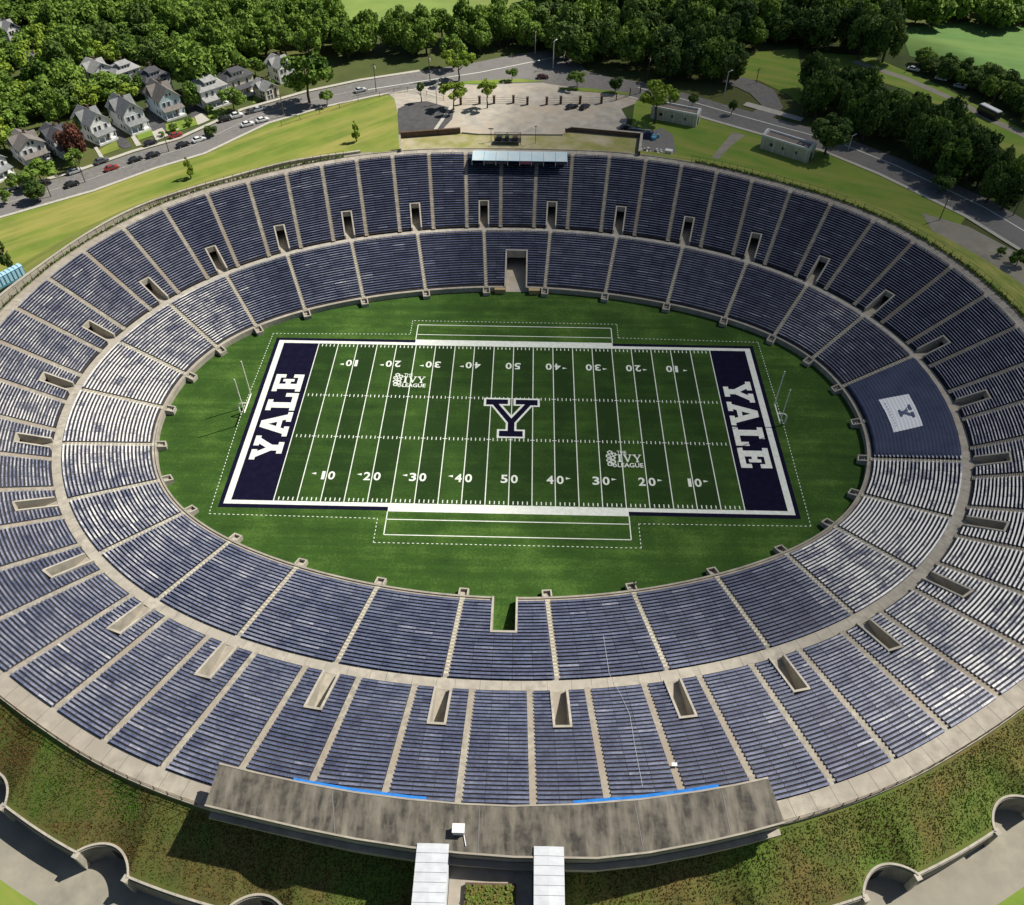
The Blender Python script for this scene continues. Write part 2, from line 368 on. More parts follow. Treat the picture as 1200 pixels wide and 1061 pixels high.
# mid walkway with the small step under the upper tier
mb = MB(); strip(mb, M0, M1, ZL1+.02, ZL1+.02, 0, 30, 240)
def joints(mb, fa, fb, z, n):
    for i in range(n):
        s = 30*(i+random.uniform(-.15, .15))/n; d = .0011; mb.face([(*fa(s-d), z), (*fb(s-d), z), (*fb(s+d), z), (*fa(s+d), z)], 1)
joints(mb, M0, M1, ZL1+.027, 150)
mb.build('walkway', [MT['concrete_pale'], MT['asphalt_dark']], stadium)
mb = MB(); R1 = lambda s: RR(s)-outw(RR, s)*.02
strip(mb, RR, RO, ZU1+.02, ZU1+.02, 0, 30, 300); O2 = lambda s: RO(s)+outw(RR, s)*.25
strip(mb, RO, RO, ZU1+.02, ZU1+.22, 0, 30, 300); strip(mb, RO, O2, ZU1+.22, ZU1+.22, 0, 30, 300); strip(mb, O2, O2, ZU1+.22, ZU1-.6, 0, 30, 300)
joints(mb, RR, RO, ZU1+.028, 190); mb.build('rim_walkway', [MT['concrete'], MT['asphalt_dark']], stadium)
# wall around the field
def wall_part():
    mb = MB(); a = lambda s: I0(s)+outw(I0, s)*.35; b = I1
    for s0, s1 in ((0, 15), (15, 30)):
        k0 = ds_of(low, 0, 0, GATES[0][2]+.25); k1 = ds_of(low, 15, 0, GATES[1][2]+.25)
        p, q = (s0+k0, s1-k1) if s0 == 0 else (s0+k1, s1-k0)
        strip(mb, I0, I0, 0, 1.35, p, q, 150); strip(mb, I0, a, 1.35, 1.35, p, q, 150); strip(mb, a, a, 1.35, 1.1, p, q, 150); strip(mb, a, b, 1.1, ZL0, p, q, 150)
    return mb
wall_part().build('field_wall', MT['concrete'], stadium)
def slab_between(mb, p, q, th, z00, z01, z10, z11, mi=0):
    """a wall from p to q (2-D), bottom z00..z10, top z01..z11"""
    d = (q-p).normalized(); n = Vector((-d.y, d.x))*th/2
    mb.hexa([(*(p-n), z00), (*(q-n), z10), (*(q+n), z10), (*(p+n), z00)], [(*(p-n), z01), (*(q-n), z11), (*(q+n), z11), (*(p+n), z01)], mi)
def portal(s):
    o_dir = (upp(s, 1)-upp(s, 0)).normalized(); t = Vector((-o_dir.y, o_dir.x)); c0 = M1(s); L = (upp(s, PF)-upp(s, 0)).length
    zt0, zt1 = ZU0+.75, ZU0+(ZU1-ZU0)*PF+.55; mb = MB(); e = c0+o_dir*L
    for sg in (1, -1):
        slab_between(mb, c0+t*sg*(PW+.08), e+t*sg*(PW+.08), .36, ZL1-.4, zt0, ZL1-.4, zt1)
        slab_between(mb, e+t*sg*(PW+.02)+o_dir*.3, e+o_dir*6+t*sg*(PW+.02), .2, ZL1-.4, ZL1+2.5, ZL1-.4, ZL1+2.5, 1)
    a, b = e-t*(PW+.26), e+t*(PW+.26); slab_between(mb, a+o_dir*.18, b+o_dir*.18, .36, ZL1+2.3, zt1+.02, ZL1+2.3, zt1+.02)
    p = MB(); slab_between(p, e+o_dir*6-t*PW, e+o_dir*6+t*PW, .2, ZL1-.4, ZL1+2.5, ZL1-.4, ZL1+2.5)
    slab_between(p, e+o_dir*3.2-t*(.02), e+o_dir*3.2+t*.02, .1, 0, .01, 0, .01)
    po = mb.build('portal', [MT['concrete_pale'], MT['dark']], stadium)
    r = MB(); z = ZL1+.012
    q = [c0-t*(PW-.1), c0+t*(PW-.1), e+o_dir*6+t*(PW-.1), e+o_dir*6-t*(PW-.1)]
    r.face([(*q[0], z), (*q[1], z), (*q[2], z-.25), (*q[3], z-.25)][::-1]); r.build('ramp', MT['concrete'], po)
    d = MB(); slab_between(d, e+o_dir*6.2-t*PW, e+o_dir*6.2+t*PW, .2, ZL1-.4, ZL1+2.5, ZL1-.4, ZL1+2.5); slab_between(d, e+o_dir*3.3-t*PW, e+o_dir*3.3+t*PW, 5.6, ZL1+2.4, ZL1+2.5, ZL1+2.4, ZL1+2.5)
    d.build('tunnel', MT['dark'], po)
for s in PORT_S: portal(s)
def field_gate(s, f, hw, far):
    o_dir = (low(s, 1)-low(s, 0)).normalized(); t = Vector((-o_dir.y, o_dir.x)); c0 = I0(s)-o_dir*.02; e = low(s, f); mb = MB()
    zt0, zt1 = 1.45, ZL0+(ZL1-ZL0)*f+.65
    for sg in (1, -1):
        slab_between(mb, c0+t*sg*(hw+.13), e+t*sg*(hw+.13), .36, -.1, zt0, -.1, zt1)
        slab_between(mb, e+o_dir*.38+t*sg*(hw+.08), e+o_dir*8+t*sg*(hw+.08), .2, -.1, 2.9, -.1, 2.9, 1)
    slab_between(mb, e-t*(hw+.31)+o_dir*.2, e+t*(hw+.31)+o_dir*.2, .4, 2.6 if far else 2.2, zt1+.02, 2.6 if far else 2.2, zt1+.02)
    o = mb.build('field_gate', [MT['concrete_pale'], MT['dark']], stadium)
    if far:
        r = MB(); q = [c0-t*(hw-.06), c0+t*(hw-.06), e+o_dir*8+t*(hw-.06), e+o_dir*8-t*(hw-.06)]; r.face([(*p, .02) for p in q][::-1]); r.build('ramp', MT['plaza'], o)
        o['label'] = 'pale framed field gate with sandy ramp'
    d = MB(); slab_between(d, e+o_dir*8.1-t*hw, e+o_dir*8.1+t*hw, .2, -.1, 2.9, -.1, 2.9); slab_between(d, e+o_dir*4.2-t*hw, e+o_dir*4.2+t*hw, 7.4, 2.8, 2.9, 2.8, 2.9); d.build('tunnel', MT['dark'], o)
field_gate(*GATES[0], True); field_gate(*GATES[1], False)
# small concrete landings where each lower stairway meets the field
for s in PORT_S:
    d = (low(s, 1)-low(s, 0)).normalized(); t = Vector((-d.y, d.x)); c = I0(s); mb = MB(); L = 1.75
    for sg in (1, -1): slab_between(mb, c+t*sg*.75-d*L, c+t*sg*.75+d*.0, .26, 0, .95, 0, 1.42)
    slab_between(mb, c-d*(L-.1)-t*.62, c-d*(L-.1)+t*.62, .26, 0, .93, 0, .93)
    for k in range(3): slab_between(mb, c-d*(.3+.42*k)-t*.6, c-d*(.3+.42*k)+t*.6, .42, 0, .8-.22*k, 0, .8-.22*k)
    mb.build('stair_landing', MT['concrete_pale'], stadium)
# ------------------------------------------------------------------ playing field
fld = MB(); n = 180
pts = [tuple(I0(30*i/n)+outw(I0, 30*i/n)*.2) for i in range(n)]
e0 = low(15, .42); hw = GATES[1][2]
fld.tess(pts, 0.0)
field = fld.build('playing_field', MT['turf']); tag(field, 'green turf playing field with white yard lines inside the bowl', 'football field', kind='structure')
fg = MB(); c = I0(15); fg.face([(c.x-hw, c.y+.5, .004), (c.x+hw, c.y+.5, .004), (c.x+hw, e0.y-8, .004), (c.x-hw, e0.y-8, .004)][::-1]); fg.build('gate_turf', MT['turf'], field)
Z1, Z2, Z3, Z4 = .008, .014, .020, .026
def rect(mb, x0, y0, x1, y1, z, mi=0): mb.face([(x0, y0, z), (x1, y0, z), (x1, y1, z), (x0, y1, z)], mi)
def one(name, m, *rs, z=Z2, label=None):
    mb = MB()
    for r in rs: rect(mb, *r, z)
    o = mb.build(name, m, field)
    if label: o['label'] = label
    return o
X0, Y0, G = 54.864, 24.384, 45.72
bx, by = 55.25, 25.35
one('navy_border', MT['navy'], (-bx-.85, -by-.95, bx+.85, -by), (-bx-.85, by, bx+.85, by+.95), (-bx-.85, -by, -bx, by), (bx, -by, bx+.85, by), z=Z1)
one('white_border', MT['line'], (-bx, -by, bx, -Y0), (-bx, Y0, bx, by), (-bx, -Y0, -X0+.9, Y0), (X0-.9, -Y0, bx, Y0), z=Z3)
for sg in (-1, 1): one('bench_area_band', MT['line'], (-23.2, min(sg*by, sg*(by+1.15)), 23.2, max(sg*by, sg*(by+1.15))), z=Z3)
for sg in (-1, 1):
    ya, yb, yc = sg*(by+1.15), sg*28.45, sg*32.2
    lw = .2
    rs = [(-23.2, yc-lw/2, 23.2, yc+lw/2), (-23.2, yb-lw/2, 23.2, yb+lw/2)]
    for x in (-23.2, 23.2): rs.append((x-lw/2, min(ya, yc), x+lw/2, max(ya, yc)))
    one('team_box_line', MT['line'], *rs, z=Z2)
def dashes(p, q, step=.9, ln=.42, wd=.14):
    p, q = Vector(p), Vector(q); d = q-p; L = d.length; d.normalize(); n = Vector((-d.y, d.x))*wd/2; out = []
    k = 0.0
    while k < L:
        a, b = p+d*k, p+d*min(L, k+ln); out.append([(*(a-n), Z2), (*(b-n), Z2), (*(b+n), Z2), (*(a+n), Z2)]); k += step
    return out
mb = MB(); path = [(-57.3, -28.0), (-24.9, -28.3), (-24.9, -34.1), (24.9, -34.1), (24.9, -28.3), (57.6, -28.0), (58, 0), (57.6, 27.8), (24.7, 28.5), (24.7, 33.8), (-24.7, 33.8), (-24.7, 28.5), (-57.3, 27.8), (-58, 0), (-57.3, -28.0)]
for p, q in zip(path, path[1:]):
    for f in dashes(p, q): mb.face(f)
mb.build('dotted_restraining_line', MT['line'], field)
for sg in (-1, 1):
    a, b = (sg*G, sg*(X0-.9)); o = one('end_zone', MT['navy'], (min(a, b), -Y0, max(a, b), Y0), z=Z2)
for i in range(21):
    x = -G+4.572*i; one('yard_line', MT['line'], (x-.095, -Y0, x+.095, Y0), z=Z3)
for y in (-6.4, 6.4):
    mb = MB()
    for i in range(1, 100):
        if i % 5: x = -G+.9144*i; rect(mb, x-.09, y-.42, x+.09, y+.42, Z2)
        else: x = -G+.9144*i; rect(mb, x-.45, y-.09, x+.45, y+.09, Z4)
    mb.build('hash_marks', MT['line'], field)
for y in (-Y0+.65, Y0-.65):
    mb = MB()
    for i in range(1, 100):
        if i % 5: x = -G+.9144*i; rect(mb, x-.1, y-.42, x+.1, y+.42, Z2)
    mb.build('sideline_ticks', MT['line'], field)
GL = {
 'E': [[(0, 0), (.98, 0), (.98, .36), (.79, .36), (.79, .19), (.43, .19), (.43, .41), (.56, .41), (.56, .30), (.71, .30), (.71, .70), (.56, .70), (.56, .59), (.43, .59), (.43, .81), (.79, .81), (.79, .64), (.98, .64), (.98, 1), (0, 1), (0, .82), (.14, .82), (.14, .18), (0, .18)]],
 'L': [[(0, 0), (1, 0), (1, .44), (.79, .44), (.79, .19), (.46, .19), (.46, .82), (.62, .82), (.62, 1), (0, 1), (0, .82), (.15, .82), (.15, .18), (0, .18)]],
 'A': [[(0, 0), (.40, 0), (.40, .17), (.31, .17), (.35, .29), (.65, .29), (.69, .17), (.60, .17), (.60, 0), (1, 0), (1, .17), (.90, .17), (.63, 1), (.37, 1), (.10, .17), (0, .17)], [(.41, .45), (.59, .45), (.5, .74)]],
 'Y': [[(.26, 0), (.74, 0), (.74, .18), (.62, .18), (.62, .38), (.90, .82), (1, .82), (1, 1), (.58, 1), (.58, .82), (.66, .82), (.5, .56), (.34, .82), (.42, .82), (.42, 1), (0, 1), (0, .82), (.10, .82), (.38, .38), (.38, .18), (.26, .18)]],
 'I': [[(0, 0), (1, 0), (1, .08), (.72, .13), (.72, .87), (1, .92), (1, 1), (0, 1), (0, .92), (.28, .87), (.28, .13), (0, .08)]],
 'V': [[(.44, 0), (.55, 0), (.88, .90), (1, .93), (1, 1), (.64, 1), (.64, .93), (.76, .90), (.54, .26), (.30, .90), (.42, .93), (.42, 1), (0, 1), (0, .93), (.10, .90)]],
 'y': [[(.33, 0), (.70, 0), (.70, .07), (.60, .11), (.60, .44), (.88, .90), (1, .93), (1, 1), (.66, 1), (.66, .93), (.76, .90), (.54, .54), (.30, .90), (.42, .93), (.42, 1), (0, 1), (0, .93), (.10, .90), (.43, .44), (.43, .11), (.33, .07)]],
}
def glyph(mb, ch, fn, z, mi=0):
    loops = [[fn(x, y) for x, y in l] for l in GL[ch]]
    mb.tess(loops[0], z, mi, loops[1:])
ez = [('Y', -13.5, -6.6), ('A', -6.7, .7), ('L', 1.2, 6.8), ('E', 7.35, 13.2)]
for sg in (-1, 1):
    for ch, a, b in ez:
        mb = MB(); glyph(mb, ch, (lambda x, y: (-46.9-6.3*y, a+(b-a)*x)) if sg < 0 else (lambda x, y: (46.9+6.3*y, -(a+(b-a)*x))), Z4); mb.build('lettering', MT['line'], field)
# midfield block letter: white outline with navy inside
poly = [(.36, 6.5), (6.1, 6.5), (6.1, 3.85), (4.35, 3.85), (1.15, -1.4), (1.15, -3.3), (2.95, -3.3), (2.95, -5.9)]
ring = poly+[(-x, y) for x, y in poly[::-1]]+[(-.36, 4.1), (-2.0, 4.1), (0, .95), (2.0, 4.1), (.36, 4.1)]
p2 = [(.84, 6.05), (5.62, 6.05), (5.62, 4.3), (4.1, 4.3), (.70, -1.25), (.70, -3.75), (2.5, -3.75), (2.5, -5.45)]
inn = p2+[(-x, y) for x, y in p2[::-1]]+[(-.84, 4.55), (-2.85, 4.55), (0, .05), (2.85, 4.55), (.84, 4.55)]
mb = MB(); mb.tess(ring, .032, 0); em = mb.build('midfield_emblem', MT['line'], field)
mb = MB(); mb.tess(inn, .038, 0); mb.build('navy_letter', MT['navy'], em)
def text_mesh(txt, size, bold=.02):
    cu = bpy.data.curves.new('text', 'FONT'); cu.body = txt; cu.size = 1; cu.offset = bold; cu.align_x = 'CENTER'; cu.fill_mode = 'FRONT'; cu.resolution_u = 4
    o = bpy.data.objects.new('text', cu); C.objects.link(o); dg = bpy.context.evaluated_depsgraph_get(); dg.update()
    me = bpy.data.meshes.new_from_object(o.evaluated_get(dg)); bpy.data.objects.remove(o)
    xs = [v.co.x for v in me.vertices]; ys = [v.co.y for v in me.vertices]
    x0, x1, y0, y1 = min(xs), max(xs), min(ys), max(ys)
    V = [((v.co.x-x0)/(x1-x0), (v.co.y-y0)/(y1-y0)) for v in me.vertices]; F = [tuple(p.vertices) for p in me.polygons]; bpy.data.meshes.remove(me)
    return V, F
TX = {d: text_mesh(d, 1, .022) for d in '012345'}
TX['THE'] = text_mesh('THE', 1, .012); TX['LEAGUE'] = text_mesh('LEAGUE', 1, .02)
def put_text(mb, key, x0, y0, x1, y1, z, rot=False):
    V, F = TX[key]; k = len(mb.v)
    for x, y in V:
        X, Y = x0+(x1-x0)*x, y0+(y1-y0)*y
        if rot: X, Y = x0+x1-X, y0+y1-Y
        mb.v.append((X, Y, z)); mb.w.append(0)
    mb.f += [tuple(i+k for i in f) for f in F]; mb.m += [0]*len(F)
for far in (False, True):
    for i, d in enumerate('123454321'):
        x = -36.576+9.144*i; mb = MB(); ya, yb = (-18.55, -16.35) if not far else (16.35, 18.55)
        l, r = (d, '0') if not far else ('0', d)
        wl = .66 if l == '1' else 1.38; wr = .66 if r == '1' else 1.38
        put_text(mb, l, x-.32-wl, ya, x-.32, yb, Z4, far); put_text(mb, r, x+.32, ya, x+.32+wr, yb, Z4, far)
        if d != '5':
            sg = -1 if i < 4 else 1; yc = -17.0 if not far else 17.0; xe = x+sg*2.15; w0 = .3
            tri = [(xe, yc-w0), (xe, yc+w0), (xe+sg*1.0, yc)]
            mb.tess(tri, Z4, 0)
        mb.build('yard_number', MT['line'], field)
def league_logo(cx, cy):
    """leaf cluster with THE / IVY / LEAGUE, reading from the near sideline"""
    mb = MB(); x0 = cx-3.75; z = .032
    for ch, a, b in (('I', 0, .95), ('V', 1.15, 3.0), ('y', 3.1, 4.95)):
        glyph(mb, 'I' if ch == 'I' else ch, lambda x, y: (x0+2.35+a+(b-a)*x, cy-.75+2.15*y), z)
    put_text(mb, 'THE', x0+2.35, cy+1.6, x0+4.3, cy+2.4, z); put_text(mb, 'LEAGUE', x0+2.3, cy-2.2, x0+7.5, cy-1.0, z)
    o = mb.build('league_logo', MT['line'], field)
    lf = MB(); rnd = random.Random(3)
    for (lx, ly, r, a) in ((.9, 1.9, .62, .4), (1.75, 1.35, .55, -.3), (.55, .85, .6, 1.1), (1.45, .35, .62, .2), (.6, -.35, .6, .8), (1.5, -.75, .6, -.5), (.75, -1.4, .6, .2), (1.7, -1.75, .5, .9)):
        n = 15; ou = []; ii = []
        for k in range(n):
            t = 2*PI*k/n; rr = r*(.72+.28*abs(math.cos(2.5*t))); ou.append((x0+lx+rr*math.cos(t+a), cy+ly+rr*math.sin(t+a))); ii.append((x0+lx+rr*.58*math.cos(t+a), cy+ly+rr*.58*math.sin(t+a)))
        for k in range(n): lf.face([(*ou[k], z), (*ou[(k+1) % n], z), (*ii[(k+1) % n], z), (*ii[k], z)])
        for k in (0, 1): 
            t = a+k*1.3; lf.face([(x0+lx, cy+ly-.05, z+.003), (x0+lx+r*math.cos(t), cy+ly+r*math.sin(t)-.05, z+.003), (x0+lx+r*math.cos(t), cy+ly+r*math.sin(t)+.05, z+.003), (x0+lx, cy+ly+.05, z+.003)])
    lf.build('leaf_cluster', MT['line'], o)
league_logo(-23.1, 11.75); league_logo(23.35, -11.4)
# goal posts
for sg in (-1, 1):
    g = empty('goal_post', 'white goal post behind the end zone '+('toward the houses' if sg < 0 else 'in front of the blue tarp'), 'goal post', (sg*57.2, 0, 0), 0, 'goal posts')
    mb = MB(); mb.tube((sg*1.0, 0, 0), (sg*1.0, 0, 1.9), .17, n=10); prev = Vector((sg*1.0, 0, 1.9))
    for k in range(1, 7):
        t = k/6*PI/2; p = Vector((sg*(1.0-1.1*(1-math.cos(t))), 0, 1.9+1.1*math.sin(t))); mb.tube(prev, p, .16, n=10); prev = p
    mb.tube(prev, (-sg*1.2, 0, 3.05), .15, n=10); mb.build('gooseneck', MT['goal'], g)
    mb = MB(); mb.tube((-sg*1.2, -3.0, 3.05), (-sg*1.2, 3.0, 3.05), .14, n=8); mb.build('crossbar', MT['goal'], g)
    for y in (-2.82, 2.82): mb = MB(); mb.tube((-sg*1.2, y, 3.05), (-sg*1.2, y, 12.2), .12, n=8); mb.build('upright', MT['goal'], g)
# ------------------------------------------------------------------ blue tarp over one block with its white banner
def tarp_pt(s, f, lift):
    p = low(s, f); i = f*NL; z = ZL0+(ZL1-ZL0)*f+.70+lift+.035*math.cos(2*PI*i)+.03*math.sin(s*23)+.02*math.sin(s*57+f*9)
    return Vector((p.x, p.y, z))
mb = MB(); ns, nf = 48, 92; sA, sB = 6.54, 8.44; k = 0
for i in range(ns+1):
    for j in range(nf+1):
        f = .015+.975*j/nf; p = tarp_pt(sA+(sB-sA)*i/ns, f, 0)
        if j in (0,) or i in (0, ns): p.z -= .3
        mb.v.append(tuple(p)); mb.w.append(0)
for i in range(ns):
    for j in range(nf):
        a = i*(nf+1)+j; mb.f.append((a, a+1, a+nf+2, a+nf+1)); mb.m.append(0)
MT['tarp'] = mat('navy_tarp', (.046, .060, .110), (.034, .046, .086), .5, .8, (.054, .070, .122), .2)
tarp = mb.build('seat_tarp', MT['tarp'], smooth=True); tag(tarp, 'big navy tarp stretched over a block of lower seats with a white panel', 'tarp')
def locate(px, py):
    """s, f on the lower tier whose surface shows at this pixel"""
    best = None
    for a in range(0, 49):
        for b in range(0, 41):
            s, f = 6.5+2*a/48, b/40; q = to_px(tarp_pt(s, f, 0)); d = (q[0]-px)**2+(q[1]-py)**2
            if best is None or d < best[0]: best = (d, s, f)
    return best[1], best[2]
cor = [locate(*p) for p in ((1029.6, 468.9), (1046.6, 507.8), (1082, 500), (1064.3, 462))]   # bottom-left going round
def ban(u, v, lift):
    a = Vector(cor[0]).lerp(Vector(cor[3]), v); b = Vector(cor[1]).lerp(Vector(cor[2]), v); q = a.lerp(b, u); return tarp_pt(q.x, q.y, lift)
mb = MB(); nu, nv = 16, 30
for i in range(nu+1):
    for j in range(nv+1): mb.v.append(tuple(ban(i/nu, j/nv, .05))); mb.w.append(0)
for i in range(nu):
    for j in range(nv): a = i*(nv+1)+j; mb.f.append((a, a+1, a+nv+2, a+nv+1)); mb.m.append(0)
MT['banner'] = mat('banner_white', (.88, .88, .88), rough=.6)
pan = mb.build('banner_panel', MT['banner'], tarp, smooth=True); pan['label'] = 'white banner panel with a navy block letter Y'
mb = MB()
def gl_sub(ch, fn):
    loops = GL[ch]
    tris = tessellate_polygon([[Vector((x, y, 0)) for x, y in l] for l in loops]); pts = [p for l in loops for p in l]
    for t in tris: 
        q = [fn(*pts[k]) for k in t]
        mb.face(q); 
gl_sub('Y', lambda x, y: ban(.31+.40*x, .40+.46*y, .13))
MT['letter_navy'] = mat('banner_navy', (.10, .125, .20), rough=.8); MT['faint'] = mat('faint_print', (.50, .53, .60), rough=.8)
mb.build('letter', MT['letter_navy'], pan)
mb = MB()
for k in range(9):
    u = .14+.085*k
    for (du, v0, v1) in ((0, .12, .17), (.025, .12, .135)):
        mb.face([ban(u+du, v0, .13), ban(u+du+.02, v0, .13), ban(u+du+.02, v1, .13), ban(u+du, v1, .13)])
mb.build('small_print', MT['faint'], pan)
CLOUD_D = .013
# ------------------------------------------------------------------ embankment, ground
def sstep(a, b, x): t = max(0, min(1, (x-a)/(b-a))); return t*t*(3-2*t)
def nearness(s): return sstep(40, 62, -RR(s).y)
def H(x, y): return 7-sstep(45, 75, -y)
ALC_W, ALC_D = 3.9, 2.5
WOFF = 9.6
def wall_u(s):
    """metres along the outer wall from the middle of the closest portal's niche"""
    j = round(s-.5); c = j+.5; c += .135 if c < 15 else -.135; g = lambda q: RO(q)+outw(RR, q)*WOFF
    return (g(s)-g(c)).length*(1 if s > c else -1)
def niche(s):
    u = abs(wall_u(s)); return ALC_D*max(0, 1-(u/ALC_W)**2)**.8 if u < ALC_W else 0
def foot(s):
    n = nearness(s); d = 20*(1-n)+WOFF*n
    if n > .9: d -= niche(s)
    return RO(s)+outw(RR, s)*d
def bank(s0, s1, n, m, name, label):
    mb = MB(); rows = 7; rnd = random.Random(5)
    for i in range(n+1):
        s = s0+(s1-s0)*i/n; nn = nearness(s); a, b = RO(s)+outw(RR, s)*.26, foot(s)
        for k in range(rows+1):
            t = k/rows; p = a.lerp(b, t)
            zf = 14.9+(13.9-14.9)*(t/.17) if t < .17 else 13.9+(6.98-13.9)*((t-.17)/.83)
            zn = 15.0+(9.8-15.0)*t
            z = zf*(1-nn)+zn*nn + (rnd.uniform(-.03, .03) if 0 < k < rows else 0)
            mb.v.append((p.x, p.y, z)); mb.w.append(0)
    for i in range(n):
        for k in range(rows):
            q = i*(rows+1)+k; mb.f.append((q, q+rows+1, q+rows+2, q+1)[::-1]); mb.m.append(0)
    o = mb.build(name, m, smooth=True); return tag(o, label, 'embankment', kind='structure')
bank(10.3, 19.7, 560, MT['bank'], 'embankment', 'weedy brown and green slope between the rim and the scalloped wall')
bank(-10.3, 10.3, 300, MT['lawn'], 'embankment', 'mown grass slope falling away behind the far rim')
mb = MB(); n = 240; ts = [0, 8, 20, 45, 90, 160, 260, 420, 700, 1300, 2600, 5000]
for i in range(n):
    s = 30*i/n; p = RO(s)+outw(RR, s)*3; d = outw(RR, s); c = p.normalized()
    for t in ts:
        dd = (d if t < 60 else (d*.5+c*.5).normalized()); q = p+dd*t; mb.v.append((q.x, q.y, H(q.x, q.y)-.06)); mb.w.append(0)
T = len(ts)
for i in range(n):
    for k in range(T-1):
        a, b = i*T+k, ((i+1) % n)*T+k; mb.f.append((a, b, b+1, a+1)[::-1]); mb.m.append(0)
tag(mb.build('ground', MT['ground']), 'rough green and brown ground spreading to the horizon', 'ground', kind='structure')
def sheet(name, m, pts, label, cat, z=None, zoff=.02, world=False):
    mb = MB(); P = [p if world else tuple(at(p[0], p[1], 7 if z is None else z))[:2] for p in pts]
    mb.tess(P, (7 if z is None else z)+zoff); return tag(mb.build(name, m), label, cat, kind='structure')
def ribbon(name, m, pts, wd, label, cat, zoff=.05, z=7, parent=None):
    P = [Vector(p) for p in pts]; mb = MB(); L = []
    for i, p in enumerate(P):
        d = (P[min(i+1, len(P)-1)]-P[max(i-1, 0)]).normalized(); nn = Vector((-d.y, d.x)); ww = wd[i] if isinstance(wd, list) else wd
        L.append((p-nn*ww/2, p+nn*ww/2))
    for (a, b), (c, d) in zip(L, L[1:]): mb.face([(*a, z+zoff), (*c, z+zoff), (*d, z+zoff), (*b, z+zoff)])
    o = mb.build(name, m, parent)
    return tag(o, label, cat, kind='structure') if label else o
def W2(*pts): return [tuple(at(x, y, 7))[:2] for x, y in pts]
# path and lawn outside the scalloped wall
mb = MB(); Wp = lambda s: RO(s)+outw(RR, s)*(WOFF-4.2); Wq = lambda s: RO(s)+outw(RR, s)*(WOFF+6.2)
strip(mb, Wp, Wq, 6.0, 6.0, 11.2, 18.8, 80); tag(mb.build('path', MT['path']), 'grey paved path curving along the foot of the scalloped wall', 'path', kind='structure')
mb = MB(); Wr = lambda s: RO(s)+outw(RR, s)*(WOFF+40)
strip(mb, Wq, Wr, 6.01, 6.01, 11.2, 18.8, 80); tag(mb.build('verge', MT['lawn_green']), 'green grass verge outside the paved path', 'verge', kind='structure')
# far side ground cover, from pixels of the plan
sheet('lawn', MT['lawn'], [(-40, 330), (0, 245), (100, 216), (200, 184), (250, 164), (300, 142), (360, 125), (420, 108), (448, 108), (462, 115), (472, 128), (475, 143), (470, 160), (470, 182), (400, 215), (250, 275), (60, 380), (-40, 420)], 'yellow green lawn between the street and the bowl rim', 'lawn', zoff=.02)
sheet('lawn', MT['lawn_green'], [(745, 110), (770, 116), (900, 152), (975, 172), (1090, 222), (1135, 250), (1100, 300), (900, 250), (760, 205), (735, 190), (740, 150)], 'green lawn with two white buildings beside the road', 'lawn', zoff=.02)
sheet('meadow', MT['lawn_green'], [(835, 66), (935, 57), (945, 130), (925, 112), (890, 95), (872, 92), (850, 95)], 'bright green meadow behind the road bend', 'meadow', zoff=.03)
sheet('meadow', MT['meadow_cool'], [(1055, 34), (1130, 26), (1260, 36), (1260, 130), (1195, 98), (1150, 82), (1100, 74), (1066, 66)], 'cool green meadow beyond the hedgerow', 'meadow', zoff=.03)
sheet('meadow', MT['meadow'], [(330, -6), (640, -6), (640, 25), (400, 25)], 'pale green meadow glimpsed above the treeline', 'meadow', zoff=.03)
sheet('meadow', MT['lawn_green'], [(955, 62), (1020, 66), (1100, 100), (1210, 158), (1210, 210), (1150, 150), (1060, 105), (960, 75)], 'grass strip along the lane with the parked bus', 'meadow', zoff=.04)
sheet('plaza', MT['plaza'], [(470, 176), (470, 150), (462, 116), (452, 108), (490, 99), (560, 90), (640, 84), (705, 92), (735, 106), (748, 114), (744, 122), (728, 128), (735, 140), (733, 147), (752, 160), (748, 185), (600, 185)], 'sandy paved plaza behind the bowl with brick fence', 'plaza', zoff=.06)
sheet('asphalt_patch', MT['asphalt_dark'], [(468, 172), (466, 128), (480, 121), (500, 119), (532, 128), (530, 140), (513, 158), (508, 172)], 'dark asphalt patch at the corner of the plaza', 'asphalt', zoff=.09)
sheet('asphalt_patch', MT['asphalt'], [(748, 186), (752, 160), (775, 150), (788, 158), (792, 178), (775, 190)], 'grey asphalt pad under the covered machine', 'asphalt', zoff=.09)
sheet('gravel_lot', MT['path'], [(1080, 250), (1135, 266), (1200, 300), (1260, 340), (1260, 420), (1190, 375), (1120, 320)], 'grey gravel lot between road and rim fence', 'gravel', zoff=.05)
sheet('junction', MT['asphalt'], [(500, 96), (560, 82), (618, 64), (668, 62), (688, 84), (765, 102), (748, 114), (640, 97), (560, 100)], 'wide grey road junction behind the plaza', 'junction', zoff=.075)
for pts_, lb_ in (([(500, 100), (556, 95), (610, 93), (640, 96), (612, 97), (558, 99)], 'narrow green island between plaza and junction'), ([(655, 103), (690, 104), (742, 110), (735, 112), (690, 108), (656, 106)], 'green kerb island below the small round tree')):
    sheet('grass_island', MT['lawn_green'], pts_, lb_, 'island', zoff=.16)
street_pts = W2((-60, 258), (0, 241), (100, 213), (170, 188), (225, 172), (300, 137), (370, 117), (430, 104), (500, 93), (560, 84), (610, 74), (650, 66), (700, 55))
ribbon('street', MT['asphalt'], street_pts, [12.5]*8+[14, 15, 15, 13, 12], 'grey asphalt street running past the houses', 'street', zoff=.08)
road_pts = W2((560, 88), (610, 82), (650, 90), (700, 97), (745, 105), (795, 118), (850, 134), (900, 148), (975, 168), (1045, 196), (1100, 222), (1150, 246), (1200, 276), (1260, 312))
ribbon('road', MT['asphalt'], road_pts, [12, 13, 13]+[12.5]*11, 'grey asphalt road curving past the white buildings', 'road', zoff=.10)
